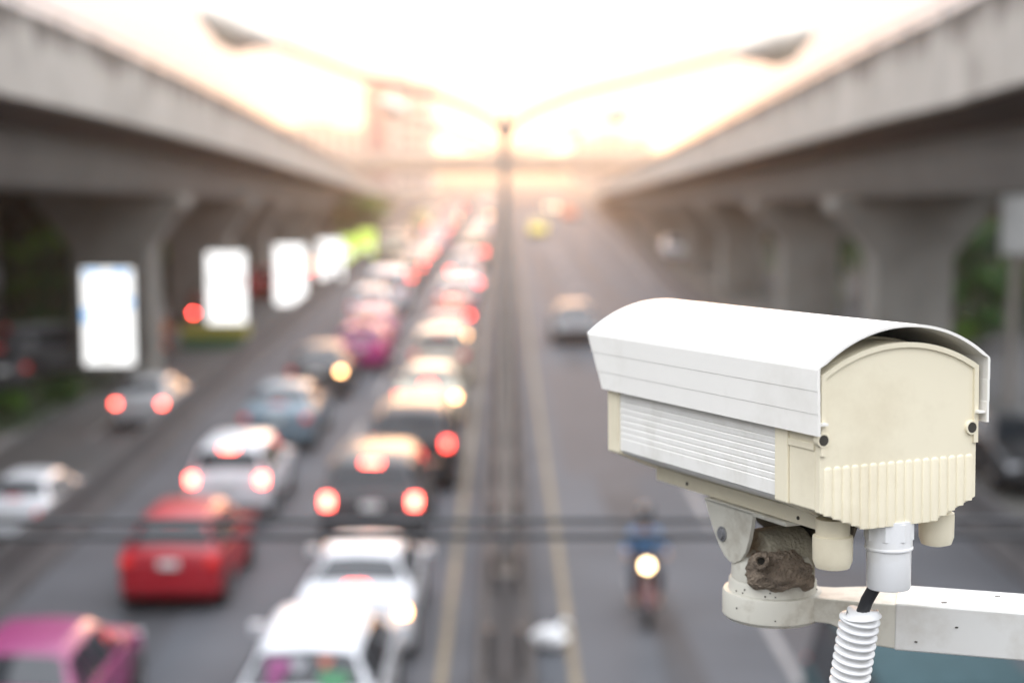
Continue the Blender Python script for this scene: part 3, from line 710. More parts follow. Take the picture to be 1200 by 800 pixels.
# stickers in the rear window of the nearest white hatchback
def find(lbl):
    return [o for o in COL.objects if o.get('label', '').startswith(lbl)][0]
hb = find('white hatchback with stickers')
for (c_, xx, v, sz) in [((.22,.03,.14), -.30, .55, .13), ((.3,.3,.32), -.08, .62, .08), ((.03,.18,.07), .32, .22, .16), ((.4,.1,.05), .22, .7, .07), ((.22,.03,.14), -.34, .25, .09)]:
    y0, z0, y1, z1 = .12, 1.02, .46, 1.42
    b = MB(); vs = []; dn = Vector((0, -.4, .34)).normalized()
    for k in range(12):
        a = 2*PI*k/12; rr_ = sz*(1+.25*math.sin(3*a)); u = v + math.sin(a)*rr_/.52
        u = max(.12, min(.95, u)); vs.append(Vector((xx + math.cos(a)*rr_, y0+(y1-y0)*u, z0+(z1-z0)*u)) + dn*.055)
    b.quadrange(vs, [tuple(range(12))]); b.build('window_sticker', mat('sticker_%d' % len(MATS), c_, .5), hb)

# ------------------------------------------------------------------ people (skinned figures) and motorcycles
def skinned(name, verts, edges, radii, m, parent, sub=2, rootv=0):
    me = bpy.data.meshes.new(name); me.from_pydata(verts, edges, []); me.materials.append(m)
    o = bpy.data.objects.new(name, me); COL.objects.link(o); o.parent = parent
    s = o.modifiers.new('skin', 'SKIN'); 
    if not me.skin_vertices: me.skin_vertices_new() if hasattr(me, 'skin_vertices_new') else None
    sv = me.skin_vertices[0].data if me.skin_vertices else None
    if sv is None:
        import bmesh
        bm = bmesh.new(); bm.from_mesh(me); bm.verts.layers.skin.verify(); bm.to_mesh(me); bm.free(); sv = me.skin_vertices[0].data
    for i, r in enumerate(radii): sv[i].radius = (r, r) if not isinstance(r, tuple) else r
    sv[rootv].use_root = True
    s.use_smooth_shade = True
    q = o.modifiers.new('sub', 'SUBSURF'); q.levels = sub; q.render_levels = sub
    return o
def rider(parent_loc, rz, label, jacket, helmet, trousers=(.03,.035,.05), seat_z=.82):
    """seated figure, riding towards local +Y; origin on the road below the seat"""
    t = empty('person', parent_loc, rz); tag(t, label, 'person')
    V = []; E_ = []; Rr = []
    def v(p, r, par=None):
        V.append(p); Rr.append(r); i = len(V)-1
        if par is not None: E_.append((par, i))
        return i
    sz = seat_z
    pel = v((0,0,sz+.06), .13); ch = v((0,.07,sz+.36), .15, pel); nk = v((0,.12,sz+.56), .06, ch); hd = v((0,.15,sz+.70), .085, nk); v((0,.14,sz+.80), .075, hd)
    for s in (-1,1):
        sh = v((s*.18,.1,sz+.48), .06, ch); el = v((s*.28,.24,sz+.26), .045, sh); wr = v((s*.30,.46,sz+.24), .03, el)
        pm2 = v((s*.30,.53,sz+.235), .032, wr)
        hp = v((s*.10,.03,sz+.03), .095, pel); kn = v((s*.20,.44,sz-.05), .065, hp); an = v((s*.17,.36,sz-.45), .045, kn); v((s*.18,.52,sz-.51), .04, an)
    skinned('body', V, E_, Rr, skin_m, t)
    for s in (-1,1):   # five fingers closed round each grip
        for k in range(4):
            x = s*(.275 + .019*k); l = (.9, 1, .95, .8)[k]
            skinned('finger', [(x,.53,sz+.25),(x,.565*1+.012*l,sz+.252),(x,.585,sz+.225),(x,.56,sz+.205)], [(0,1),(1,2),(2,3)], [.011,.0095,.009,.008], skin_m, t, 1)
        skinned('thumb', [(s*.27,.50,sz+.235),(s*.262,.53,sz+.21),(s*.268,.56,sz+.205)], [(0,1),(1,2)], [.012,.011,.009], skin_m, t, 1)
    jm = mat('jacket_%d' % len(MATS), jacket, .8, var=.15, scale=8); tm = mat('trousers_%d' % len(MATS), trousers, .85)
    V, E_, Rr = [], [], []
    a = v((0,0,sz+.05), .155); c_ = v((0,.07,sz+.36), .185, a); n_ = v((0,.11,sz+.50), .10, c_)
    for s in (-1,1):
        sh = v((s*.19,.1,sz+.47), .078, c_); el = v((s*.285,.235,sz+.26), .06, sh); v((s*.30,.42,sz+.24), .045, el)
    skinned('jacket', V, E_, Rr, jm, t)
    V, E_, Rr = [], [], []
    a = v((0,0,sz+.04), .14)
    for s in (-1,1):
        hp = v((s*.10,.04,sz+.03), .11, a); kn = v((s*.20,.44,sz-.05), .082, hp); v((s*.17,.37,sz-.40), .06, kn)
    skinned('trousers', V, E_, Rr, tm, t)
    for s in (-1,1): skinned('shoe', [(s*.17,.33,sz-.50),(s*.18,.44,sz-.53),(s*.18,.56,sz-.54)], [(0,1),(1,2)], [.05,.045,.035], trim_m, t, 1)
    hm = mat('helmet_%d' % len(MATS), helmet, .2, coat=.5)
    b = MB(); rings = []
    for i in range(11):
        a = -.55 + (PI/2+.55)*i/10; rings.append([(.135*math.cos(a)*math.cos(q), .155*math.cos(a)*math.sin(q), .15*math.sin(a)) for q in [2*PI*k/20 for k in range(20)]])
    h_ = MB().loft(rings).build('helmet', hm, t, smooth=True, loc=(0,.145,sz+.76))
    vz = MB(); vs = []
    for i in range(9):
        q = PI/2 - .9 + 1.8*i/8
        vs += [(.139*math.cos(q), .16*math.sin(q), -.06), (.137*math.cos(q), .157*math.sin(q), .045)]
    vz.quadrange(vs, [(2*i,2*i+2,2*i+3,2*i+1) for i in range(8)]); vz.build('visor', glass_m, h_, smooth=True)
    return t
def motorcycle(x, y, rz, label, colr, lit_head=False, lit_tail=False):
    """faces local +Y, wheelbase 1.25, origin below the seat"""
    t = empty('motorcycle', (x, y, .02), rz); tag(t, label, 'motorcycle', 'motorcycles')
    for yy in (-.55, .72):
        b = MB()
        n = 28; rings = []
        for k in range(n):
            a = 2*PI*k/n; rings.append([(.045*math.cos(q), (.255+.04*math.sin(q))*math.cos(a), (.255+.04*math.sin(q))*math.sin(a)) for q in [2*PI*j/8 for j in range(8)]])
        rings.append(rings[0]); b.loft(rings, caps=False)
        wv = b.build('wheel', tyre_m, t, smooth=True, loc=(0, yy, .29))
        rm = MB(); rm.lathe([(.225,-.02),(.225,.02),(.2,.02),(.2,-.02),(.225,-.02)], 28, ax='x'); rm.lathe([(.0,-.05),(.04,-.05),(.04,.05),(0,.05)], 12, ax='x')
        for k in range(5): a = 2*PI*k/5; rm.tube([(0,0,0),(0,.21*math.cos(a),.21*math.sin(a))], .014, 6)
        rm.build('rim', rim_m, wv)
    p = paint(colr)
    MB().loft([[(-.08,-.5,.62),(.08,-.5,.62),(.1,-.5,.74),(-.1,-.5,.74)],[(-.12,-.2,.5),(.12,-.2,.5),(.13,-.2,.76),(-.13,-.2,.76)],[(-.1,.2,.4),(.1,.2,.4),(.1,.2,.6),(-.1,.2,.6)]]).build('rear_fairing', p, t, bevel=.03)
    MB().loft([[(-.11,-.55,.74),(.11,-.55,.74),(.10,-.55,.80),(-.10,-.55,.80)],[(-.14,-.2,.75),(.14,-.2,.75),(.13,-.2,.83),(-.13,-.2,.83)],[(-.1,.18,.72),(.1,.18,.72),(.09,.18,.79),(-.09,.18,.79)]]).build('seat', trim_m, t, bevel=.02)
    MB().loft([[(-.2,.38,.3),(.2,.38,.3),(.16,.34,.78),(-.16,.34,.78)],[(-.15,.5,.32),(.15,.5,.32),(.12,.46,.82),(-.12,.46,.82)]]).build('leg_shield', p, t, bevel=.03)
    MB().tube([(0,.2,.42),(0,.36,.5),(0,.44,.95)], .04, 8).build('frame', trim_m, t)
    MB().lathe([(0,-.09),(.11,-.09),(.13,-.03),(.13,.03),(.11,.09),(0,.09)], 16, (0,.08,.36), 'x').build('engine', dark_steel, t, smooth=True)
    for s in (-1,1): MB().tube([(s*.07,.46,.85),(s*.075,.72,.29)], .02, 8).build('fork_leg', steel, t)
    MB().tube([(0,.46,.85),(.0,.44,1.0),(.0,.46,1.03)], .02).tube([(-.33,.50,1.04),(-.2,.46,1.04),(0,.46,1.0),(.2,.46,1.04),(.33,.50,1.04)], .013, 8).build('handlebar', trim_m, t)
    MB().loft([[(-.13,.44,.84),(.13,.44,.84),(.12,.42,1.02),(-.12,.42,1.02)],[(-.08,.56,.82),(.08,.56,.82),(.08,.53,.98),(-.08,.53,.98)]]).build('front_cowl', p, t, bevel=.03)
    MB().lathe([(0,0),(.075,0),(.07,.03),(.04,.05),(0,.055)], 20, (0,.555,.90), 'y').build('headlight', head_lit if lit_head else head_off, t, smooth=True)
    MB().cbox((0,-.64,.72), (.18,.06,.11)).build('tail_light', mat('motorcycle_tail_lit', (.5,.02,.02), .3, emit=(1,.06,.05), estr=28) if lit_tail else red_off, t, bevel=.015)
    MB().cbox((0,-.63,.52), (.18,.01,.14)).build('number_plate', plate_m, t)
    for yy in (-.55,.72):
        b = MB(); vs = []
        for k in range(9):
            a = R(20) + R(140)*k/8; vs += [(-.06, yy+.32*math.cos(a), .29+.32*math.sin(a)), (.06, yy+.32*math.cos(a), .29+.32*math.sin(a))]
        b.quadrange(vs, [(2*i,2*i+1,2*i+3,2*i+2) for i in range(8)])
        b.build('mudguard', p, t)
    ex = MB(); ex.tube([(.14,.1,.28),(.16,-.3,.3),(.17,-.7,.38)], [.02,.04,.045], 10); ex.build('exhaust', steel, t, smooth=True)
    for s in (-1,1):
        mb_ = MB(); mb_.tube([(s*.2,.46,1.04),(s*.25,.48,1.2)], .006, 6); mb_.cbox((s*.27,.48,1.24), (.11,.02,.07)); mb_.build('mirror', trim_m, t)
    return t
motorcycle(2.09, 23.3, PI, 'small dark red motorcycle with its round headlight on, riding towards the camera', 'maroon', lit_head=True)
rider((2.09, 23.3, .02), PI, 'person in a blue jacket and dark helmet riding the oncoming motorcycle', (.09,.20,.36), (.02,.02,.022))
motorcycle(-11.8, 54.0, 0, 'motorcycle with a glowing red tail light beside the first left pier', 'orange', lit_tail=True)
rider((-11.8, 54.0, .02), 0, 'person in an orange jacket riding away beside the first left pier', (.45,.14,.03), (.3,.3,.3))
motorcycle(-12.75, 65.0, 0, 'motorcycle with a red tail light left of the second advertising box', 'black', lit_tail=True)
rider((-12.75, 65.0, .02), 0, 'person in a dark red jacket riding away left of the second advertising box', (.3,.03,.03), (.03,.03,.04))
for (x, y, rz, cc, lb) in ((-14.0, 37.0, R(70), 'dark grey', 'dark grey motorcycle parked nearest the camera at the left picture edge'),
                           (-14.3, 38.2, R(76), 'black', 'black motorcycle parked in the middle of the row at the left picture edge'),
                           (-14.6, 39.4, R(72), 'silver', 'silver motorcycle parked farthest in the row at the left picture edge')):
    motorcycle(x, y, rz, lb, cc); COL.objects[-1]

# ------------------------------------------------------------------ lit advertising boxes under the left viaduct
adw = mat('backlit_panel', (.8,.8,.8), .4, emit=(1,1,.98), estr=.9, var=.02)
ady = mat('backlit_panel_green', (.5,.7,.1), .4, emit=(.60,.78,.14), estr=.6, var=.3, scale=1.2)
adb = mat('backlit_print_blue', (.2,.4,.7), .4, emit=(.3,.6,1), estr=.8)
adg = mat('backlit_print_grey', (.4,.4,.4), .4, emit=(.7,.7,.62), estr=.45)
adr = mat('backlit_print_dark', (.2,.2,.2), .5, emit=(.5,.5,.5), estr=.5)
def adbox(x, y, z, w_, h_, label, panel, prints):
    w_ *= .93; h_ *= .96; t = empty('advertising_box', (x, y, 0)); tag(t, label, 'advertising box', 'lit advertising boxes under the left viaduct')
    MB().box(-w_/2-.07, w_/2+.07, 0, .25, z-.07, z+h_+.07).build('case', dark_steel, t, bevel=.02)
    MB().box(-w_/2, w_/2, -.02, .0-.002, z, z+h_).build('lit_panel', panel, t, bevel=.008)
    for s in (-1, 1): MB().box(s*w_*.3-.05, s*w_*.3+.05, .07, .17, 0, max(z-.068, .03)).build('leg', dark_steel, t)
    for (u, v_, du, dv, m) in prints:
        MB().box(-w_/2+u*w_, -w_/2+(u+du)*w_, -.03, -.021, z+v_*h_, z+(v_+dv)*h_).build('print', m, t)
adbox(-11.85, 47.0, .82, 1.6, 3.0, 'nearest and largest lit white advertising box with pale blue print by the first pier', adw,
      [(.05,.93,.3,.05,adb),(.6,.92,.3,.06,adb),(.0,.45,.12,.14,adb),(.86,.6,.12,.1,adb),(.35,.06,.16,.22,adg),(.1,.5,.5,.03,adb),(.55,.3,.3,.02,adg)])
adbox(-11.15, 63.0, .42, 1.65, 3.0, 'lit white advertising box with grey print above the yellow and green planter', adw, [(.6,.55,.35,.09,adg),(.05,.6,.3,.04,adg),(.2,.2,.3,.03,adg)])
adbox(-10.35, 76.0, .05, 1.6, 3.0, 'plain brilliant white advertising box, third along the left verge', adw, [(.2,.45,.6,.02,adg)])
adbox(-9.85, 89.0, .35, 1.5, 2.3, 'lit advertising box with dark figures on white, fourth along the left verge', adw, [(.3,.35,.5,.16,adr),(.55,.0,.3,.3,adg),(.05,.75,.3,.1,adg)])
adbox(-10.6, 107.0, .1, 1.3, 1.95, 'yellow green lit advertising box, nearer of the two green ones', ady, [(.2,.3,.5,.2,adw)])
adbox(-9.9, 113.0, .25, 1.3, 1.95, 'yellow green lit advertising box, farther of the two green ones', ady, [(.3,.2,.5,.15,adw)])
t = empty('planter', (-10.75, 58.3, .02)); tag(t, 'low yellow and green painted planter box at the foot of the second advertising box', 'planter')
MB().box(-1.2,1.2,-.3,.3,0,.46).build('base', mat('planter_green', (.02,.12,.05), .6), t, bevel=.02)
MB().box(-1.22,1.22,-.32,.32,.462,.86).build('rim_band', mat('planter_yellow', (.40,.34,.04), .6), t, bevel=.02)
MB().box(-1.1,1.1,-.22,.22,.85,.88).build('soil', bark_m, t)
# small round and square signs hanging around the piers
def sign_post(x, y, z, w_, h_, c_, label, m2=None, round_=False):
    t = empty('sign', (x, y, .1)); tag(t, label, 'sign'); 
    MB().tube([(0,.06,0),(0,.06,z+h_)], .04, 8).build('post', steel, t)
    m = mat('sign_face_%d' % len(MATS), c_, .4)
    if round_: MB().lathe([(0,-.02),(w_/2,-.02),(w_/2,.01),(0,.01)], 28, (0,0,z+h_/2), 'y').build('panel', m, t)
    else: MB().box(-w_/2, w_/2, -.02, .01, z, z+h_).build('panel', m, t, bevel=.01)
    if m2: MB().box(-w_*.38, w_*.38, -.03, -.022, z+h_*.08, z+h_*.35).build('band', m2, t)
sign_post(-13.2, 56, 1.9, .95, 1.3, (.5,.55,.5), 'white sign with a green lower band right of the first left pier', mat('sign_green', (.03,.25,.14), .5))
sign_post(-14.6, 67, 3.6, 1.2, 1.0, (.4,.45,.5), 'pale blue grey sign high up between the first two left piers')
sign_post(-12.0, 73, .7, .7, 1.2, (.5,.05,.07), 'red upright sign between the second and third lit boxes')
# grey box on a tall pole at the right picture edge
t = empty('signal_pole', (14.2, 44, 0)); tag(t, 'grey pole with a pale rectangular box at the right picture edge', 'signal pole')
MB().lathe([(.14,0),(.1,9.2)], 14).build('pole', pole_m, t, smooth=True)
MB().box(-.45,.75,-.22,-.1,4.3,6.3).build('panel_box', mat('pale_box', (.5,.5,.48), .5), t, bevel=.03)
t = empty('utility_pole', (-16.2, 50, 0)); tag(t, 'slim grey pole standing left of the first left pier', 'pole')
MB().lathe([(.18,0),(.13,6.2)], 12).build('pole', conc, t, smooth=True); MB().cbox((0,-.2,3.2),(.5,.2,.7)).build('meter_box', steel, t, bevel=.02)

# white plastic bag on the road
b = MB(); rb = random.Random(3); rings = []
for i in range(9):
    a = -PI/2 + PI*i/8
    rings.append([(.26*max(math.cos(a),.02)*math.cos(q)*rb.uniform(.75,1.2), .2*max(math.cos(a),.02)*math.sin(q)*rb.uniform(.75,1.2), .17+.16*math.sin(a)*rb.uniform(.8,1.15)) for q in [2*PI*k/14 for k in range(14)]])
b.loft(rings); b.tube([(.1,0,.3),(.22,.03,.40),(.3,.0,.36)], [.03,.05,.01], 6)
o = b.build('plastic_bag', mat('bag_film', (.75,.75,.75), .4), loc=(.62, 21.6, .02)); tag(o, 'crumpled white plastic bag lying on the road beside the median', 'plastic bag')

# two black service cables slung across in front of the traffic
for (z0, z1, lb) in ((-.897, -.895, 'upper of the two thin black cables slung across in front of the traffic'), (-.945, -.930, 'lower of the two thin black cables slung across in front of the traffic')):
    pts = [(x, 4.0, H + z0 + (z1-z0)*(x+9)/18 - .02*(1-(x/9)**2)) for x in [-9 + i for i in range(19)]]
    o = MB().tube(pts, .008, 8).build('cable', trim_m, smooth=True); tag(o, lb, 'cable', 'cables crossing above the road')

# ------------------------------------------------------------------ SECURITY CAMERA in the foreground (metres, local frame: x across, +y lens end, z up)
a_, b_, c_ = R(23.962), R(-1.536), R(-.102)
RM = Matrix.Rotation(a_, 3, 'Z') @ Matrix.Rotation(b_, 3, 'X') @ Matrix.Rotation(c_, 3, 'Y')
T = Vector((.28274, 1.10256, H - .13933))
cream = mat('cream_housing_paint', (.83,.755,.57), .42, var=.025, scale=9, dirt=(.58,.49,.33), dscale=12, damt=.36, spec=.4)
whitep = mat('white_housing_paint', (.88,.85,.785), .36, var=.015, scale=12, dirt=(.56,.52,.43), dscale=9, damt=.34, spec=.45)
alu = mat('white_side_panel', (.86,.835,.775), .4, var=.03, scale=14, dirt=(.50,.46,.36), dscale=15, damt=.4)
bracket_m = mat('bracket_paint', (.60,.575,.49), .5, var=.04, scale=14, dirt=(.27,.22,.15), dscale=24, damt=.65)
bracket_dirty = mat('bracket_grime', (.38,.345,.26), .8, var=.25, scale=40, dirt=(.12,.10,.075), dscale=60, damt=.7, bump=.4, bscale=300)
arm_m = mat('arm_paint', (.70,.69,.65), .42, var=.02, scale=12, dirt=(.40,.35,.27), dscale=14, damt=.42)
pvc = mat('white_pvc', (.80,.795,.78), .35, var=.03, scale=20, dirt=(.58,.54,.45), dscale=30, damt=.3)
darkin = mat('dark_recess', (.05,.045,.035), .9)  # flat dark for shaded holes; also for specks, chips and rivets
shade_grime = mat('cavity_shade_grime', (.085,.072,.05), .9, var=.3, scale=60, dirt=(.2,.18,.13), dscale=50, damt=.5)  # grimy far cheek, its colour darkened to paint the cavity's shade
mud = mat('wasp_mud', (.29,.225,.165), .95, var=.3, scale=90, dirt=(.36,.29,.21), dscale=60, damt=.6, bump=.8, bscale=400)
cc = empty('security_camera'); cc.matrix_world = Matrix.Translation(T) @ RM.to_4x4()
tag(cc, 'white and cream security camera housing with an arched sunshield, sharp in the foreground', 'security camera')
def arc(hw, zc, za, n=24, x0=None):
    r = za - zc; Rr = (hw*hw + r*r)/(2*r); return [(x, zc + math.sqrt(Rr*Rr - x*x) - (Rr - r)) for x in [hw - 2*hw*i/n for i in range(n+1)]]
# sunshield: thin folded sheet, grooved sides, front edge raked back towards the bottom
Lh = .3485; SL = .0263; hs = .047
outer = [(.0744,-hs),(.0744,-.0322),(.0747,-.0318),(.0747,-.0162),(.0750,-.0158),(.0750,-.0012)] + arc(.0746, .0003, .0273, 28) + [(-.0750,-.0012),(-.0750,-.0158),(-.0747,-.0162),(-.0747,-.0318),(-.0744,-.0322),(-.0744,-hs)]
def inset(p):
    x, z = p
    if z > .0005: 
        k = .0020; return (x*(1-.018), z - k)
    return (x - math.copysign(.0020, x), z - (.0 if z > -hs+.001 else 0))
inner = [inset(p) for p in outer]
prof = outer + inner[::-1]
def fy(z): return Lh - (SL*(-z/hs) if z < 0 else 0)
MB().loft([[(p[0], 0, p[1]) for p in prof], [(p[0], fy(p[1]), p[1]) for p in prof]]).build('sunshield', whitep, cc, smooth=True).data.set_sharp_from_angle(angle=R(9))
for s in (-1,1):   # folded lip on the inside of the shield
    MB().quadrange([(s*.0716,.0006,-.0385),(s*.0655,.0006,-.0385),(s*.0655,.0006,-.0402),(s*.0716,.0006,-.0402),(s*.0716,.30,-.0385),(s*.0655,.30,-.0385),(s*.0655,.30,-.0402),(s*.0716,.30,-.0402)],
        [(0,1,2,3),(4,5,6,7),(0,1,5,4),(1,2,6,5),(2,3,7,6),(3,0,4,7)]).build('shield_lip', whitep, cc)
# aluminium body with horizontal fins on the flanks
def flank(s):
    pts = []; z = -.0515; 
    for k in range(7):
        pts += [(s*.0670, z), (s*.0675, z-.0006), (s*.0675, z-.0042), (s*.0670, z-.0048)]; z -= .0052
    pts += [(s*.0675, z-.0006), (s*.0675, -.0985)]; return pts
body = [(.0675,-.004)] + flank(1) + [(.064,-.1020),(.028,-.1165)] + [(-.028,-.1165),(-.064,-.1020)] + flank(-1)[::-1] + [(-.0675,-.004)] + arc(.066, -.0035, .0112, 12)[::-1]
MB().prism(body, .0604, .3026).build('body', alu, cc)
# cream collars
def capo(dx, zc=-.0058, za=.0137, zb=-.1015, zv=-.1170):
    hw = .0682 + dx; return [(hw, zc)] + [(hw, zb), (.030, zv - dx), (-.030, zv - dx), (-hw, zb), (-hw, zc)] + arc(hw, zc, za + dx, 24)[::-1][1:-1]
MB().prism(capo(.0), .0125, .0445).build('rear_cap', cream, cc, bevel=.0012)
MB().prism(capo(.0018), .0446, .0608).build('rear_collar', cream, cc, bevel=.0015)
MB().prism(capo(.0015), .3022, .3215).build('front_collar', cream, cc, bevel=.0015)
MB().prism([(.05,-.085),(.05,-.02),(-.05,-.02),(-.05,-.085)], .3216, .3228).build('front_window', glass_m, cc)
for s in (-1,1):   # ridge along the side of the rear cap
    MB().box(min(s*.0682,s*.0692), max(s*.0682,s*.0692), .0130, .0444, -.0590, -.0540).build('side_ridge', cream, cc, bevel=.0005)
# rear plate, its raised rim, vertical ribs and screw bosses
def plate_outline(dx=0):
    hw = .0684 + dx; return [(hw, -.0058), (hw, -.1024), (.060,-.1058), (.030,-.1150), (-.030,-.1176-dx), (-.060,-.1085), (-hw,-.1024), (-hw,-.0058)] + arc(hw, -.0058, .0139+dx, 32)[::-1][1:-1]
def plate_sym(dx=0):
    hw = .0684 + dx; return [(hw, -.0058), (hw, -.1024+dx*-.3), (.030,-.1174-dx), (-.030,-.1174-dx), (-hw,-.1024), (-hw,-.0058)] + arc(hw, -.0058, .0139+dx, 32)[::-1][1:-1]
MB().prism(plate_sym(), .0062, .0124).build('rear_plate', cream, cc, bevel=.0008)
ro = [( .0686,-.062), (.0686,-.0056)] + arc(.0686, -.0056, .0142, 36)[1:-1] + [(-.0686,-.0056), (-.0686,-.062)]
ri = [(.0648,-.062), (.0648,-.0078)] + arc(.0648, -.0078, .0106, 36)[1:-1] + [(-.0648,-.0078), (-.0648,-.062)]
rim = MB(); n_ = len(ro)
for i in range(n_-1):
    q = [ro[i], ro[i+1], ri[i+1], ri[i]]
    rim.quadrange([(p[0], .0044, p[1]) for p in q] + [(p[0], .0066, p[1]) for p in q], [(0,1,2,3),(7,6,5,4),(0,4,5,1),(2,6,7,3)])
rim.build('raised_rim', cream, cc, smooth=True)
ribs = MB(); nr = 17; pitch = .1235/(nr-1)
for k in range(nr):
    x = -.0618 + pitch*k; ax = abs(x); zb = -.1174 if ax < .030 else -.1174 + (ax-.030)/(.0384)*.015
    zt = -.0702; rr = pitch*.44; ring = []
    rings = []
    for (z, f_) in ((zb+.0006,1),(zt-.0022,1),(zt-.0010,.85),(zt-.0003,.6),(zt,.2)):
        rings.append([(x + rr*f_*math.cos(q), .0064 - .0016*f_*math.sin(q), z) for q in [PI*j/8 for j in range(9)]] + [(x-rr*f_, .0066, z), (x+rr*f_, .0066, z)])
    ribs.loft(rings)
ribs.build('ribs', cream, cc, smooth=True)
for s, bx in ((-1,-.0668),(1,.0628)):
    bs = MB().lathe([(.0053,.004),(.0053,-.0006),(.0050,-.0010),(.0040,-.0010),(.0038,.0005),(.0037,.0035)], 20, (bx,.0050,-.0508), 'y').build('screw_boss', cream, cc, smooth=True)
    MB().lathe([(0,-.0004),(.0037,-.0004),(.0037,.0006),(0,.0006)], 16, (bx,.0042,-.0508), 'y').build('screw_hole', darkin, bs)  # flat dark disc paints the shade inside the hole
# bottom rail
MB().prism([(.030,-.1165),(.030,-.1285),(.026,-.1285),(.026,-.1215),(-.026,-.1215),(-.026,-.1285),(-.030,-.1285),(-.030,-.1165)], .046, .3056).build('mounting_rail', cream, cc, bevel=.0006)
for (yy) in (.252, .088):
    MB().lathe([(0,-.0008),(.0015,-.0006),(.0015,.0006),(0,.0006)], 12, (-.0302,yy,-.1235), 'x').build('rivet', darkin, cc)
# cable glands
def gland(x, y, r, z0, z1, nm='cable_gland'):
    g_ = MB().lathe([(r*.86,.0),(r*.86,(z1-z0)*.32),(r*1.0,(z1-z0)*.34),(r*1.02,(z1-z0)*.40),(r*1.0,(z1-z0)*.82),(r*.86,(z1-z0)*.96),(r*.5,(z1-z0)),(0,(z1-z0))], 32, (x,y,z0)).build(nm, cream, cc, smooth=True)
    return g_
gland(-.0375, .034, .0143, -.1135, -.1505)
gland(.0525, .030, .0128, -.104, -.1415)

# white conduit connector, black cable and corrugated conduit
cn = MB().lathe([(.0168,-.1150),(.0168,-.1345),(.0174,-.1350),(.0174,-.1362),(.0160,-.1372),(.0158,-.1640),(.0150,-.1655),(.0,-.1655)], 40, (.0015,.0200,0)).build('conduit_connector', pvc, cc, smooth=True)
MB().lathe([(.0178,-.1165),(.0178,-.1290),(.0168,-.1295),(.0168,-.1160)], 8, (.0015,.0200,0)).build('hex_nut', pvc, cn)
def L2W(p): return T + RM @ Vector(p)
p0 = L2W((-.006,.022,-.160)); p1 = L2W((-.010,.030,-.176)); p2 = L2W((-.012,.036,-.192)); p3 = L2W((-.014,.046,-.245)); p4 = L2W((-.018,.058,-.32)); p5 = L2W((-.018,.085,-.45))
wr = MB().tube([p0, p1, p2, p2 + (p3-p2)*.3], .0047, 14).build('cable', trim_m, smooth=True); tag(wr, 'short black cable leaving the white connector under the camera housing', 'cable')
cpts = []; crad = []; path = [p1 + (p2-p1)*.8, p2, p3, p4, p5]
def bez(t):
    k = min(int(t*4), 3); u = t*4 - k
    P = [path[max(k-1,0)], path[k], path[k+1], path[min(k+2,4)]]
    return .5*((2*P[1]) + (-P[0]+P[2])*u + (2*P[0]-5*P[1]+4*P[2]-P[3])*u*u + (-P[0]+3*P[1]-3*P[2]+P[3])*u**3)
samples = [bez(i/400) for i in range(401)]
ln = 0; acc = [0]
for i in range(400): ln += (samples[i+1]-samples[i]).length; acc.append(ln)
nring = int(ln/.0062); steps = nring*8; j = 0
for i in range(steps+1):
    d = ln*i/steps
    while j < 399 and acc[j+1] < d: j += 1
    u = (d-acc[j])/max(acc[j+1]-acc[j], 1e-9); cpts.append(samples[j].lerp(samples[j+1], u))
    ph = math.cos(2*PI*i/8); crad.append(.0128 + .0021*(max(min(ph*1.6,1),-1)))
co = MB().tube(cpts, crad, 28).build('corrugated_conduit', pvc, smooth=True); tag(co, 'white corrugated conduit hanging below the camera housing', 'conduit')
try: co.data.set_sharp_from_angle(angle=R(80))
except Exception: pass

# ------------------------------------------------------------------ bracket
bk = empty('camera_bracket', (.217, 1.2515, H - .3660)); tag(bk, 'dirty cream metal bracket with a round swivel base and a square arm holding the camera', 'camera bracket')
def W2B(v): return Vector(v) - Vector(bk.location)
# yoke: saddle below the rail with two tapering rounded cheeks
def cheek(s):
    # outline in (y,z) of the housing frame
    pts = [(.2180,-.1295),(.1450,-.1295),(.1475,-.140),(.1510,-.152),(.1560,-.163),(.1630,-.171),(.1720,-.1755),(.1800,-.1755),(.1880,-.172),(.1960,-.165),(.2060,-.152),(.2150,-.137)]
    return pts if s < 0 else [(.2650,-.1295),(.0980,-.1295),(.1000,-.140),(.1080,-.156),(.1250,-.171),(.1500,-.178),(.1800,-.1755),(.2360,-.160),(.2600,-.140)]  # far cheek enlarged as a dark backing for the cavity
for s in (-1,1):
    x0, x1 = (s*.0335, s*.0295)
    b = MB(); ol = cheek(s)
    b.loft([[W2B(L2W((x0,p[0],p[1]))) for p in ol], [W2B(L2W((x1,p[0],p[1]))) for p in ol]])
    ck = b.build('yoke_cheek', bracket_m if s < 0 else shade_grime, bk, bevel=.0008)
    if s < 0:
        c0 = (-.0337,.1900,-.1545)
        bb = MB()
        for (rr, h0, h1) in ((.0062,0,.0012),(.0040,.0012,.0030)):
            bb.loft([[W2B(L2W((c0[0]-h, c0[1]+rr*math.cos(q), c0[2]+rr*math.sin(q)))) for q in [2*PI*k/20 for k in range(20)]] for h in (h0,h1)])
        bb.build('bolt', steel, ck, smooth=True)
b = MB(); ol = [(-.0335,-.1290),(.0335,-.1290),(.0335,-.1325),(-.0335,-.1325)]
b.loft([[W2B(L2W((p[0], .100, p[1]))) for p in ol], [W2B(L2W((p[0], .219, p[1]))) for p in ol]]); b.build('saddle', bracket_m, bk, bevel=.001)
# knuckle between the cheeks
b = MB(); kp = []
for k in range(11): q = PI*k/10; kp.append((.166 + .024*math.cos(q), -.168 + .020*math.sin(q)))
kp += [(.142,-.205),(.190,-.205)]
b.loft([[W2B(L2W((-.0180,p[0],p[1]))) for p in kp], [W2B(L2W((.0240,p[0],p[1]))) for p in kp]]); b.build('knuckle', bracket_dirty, bk, bevel=.002)
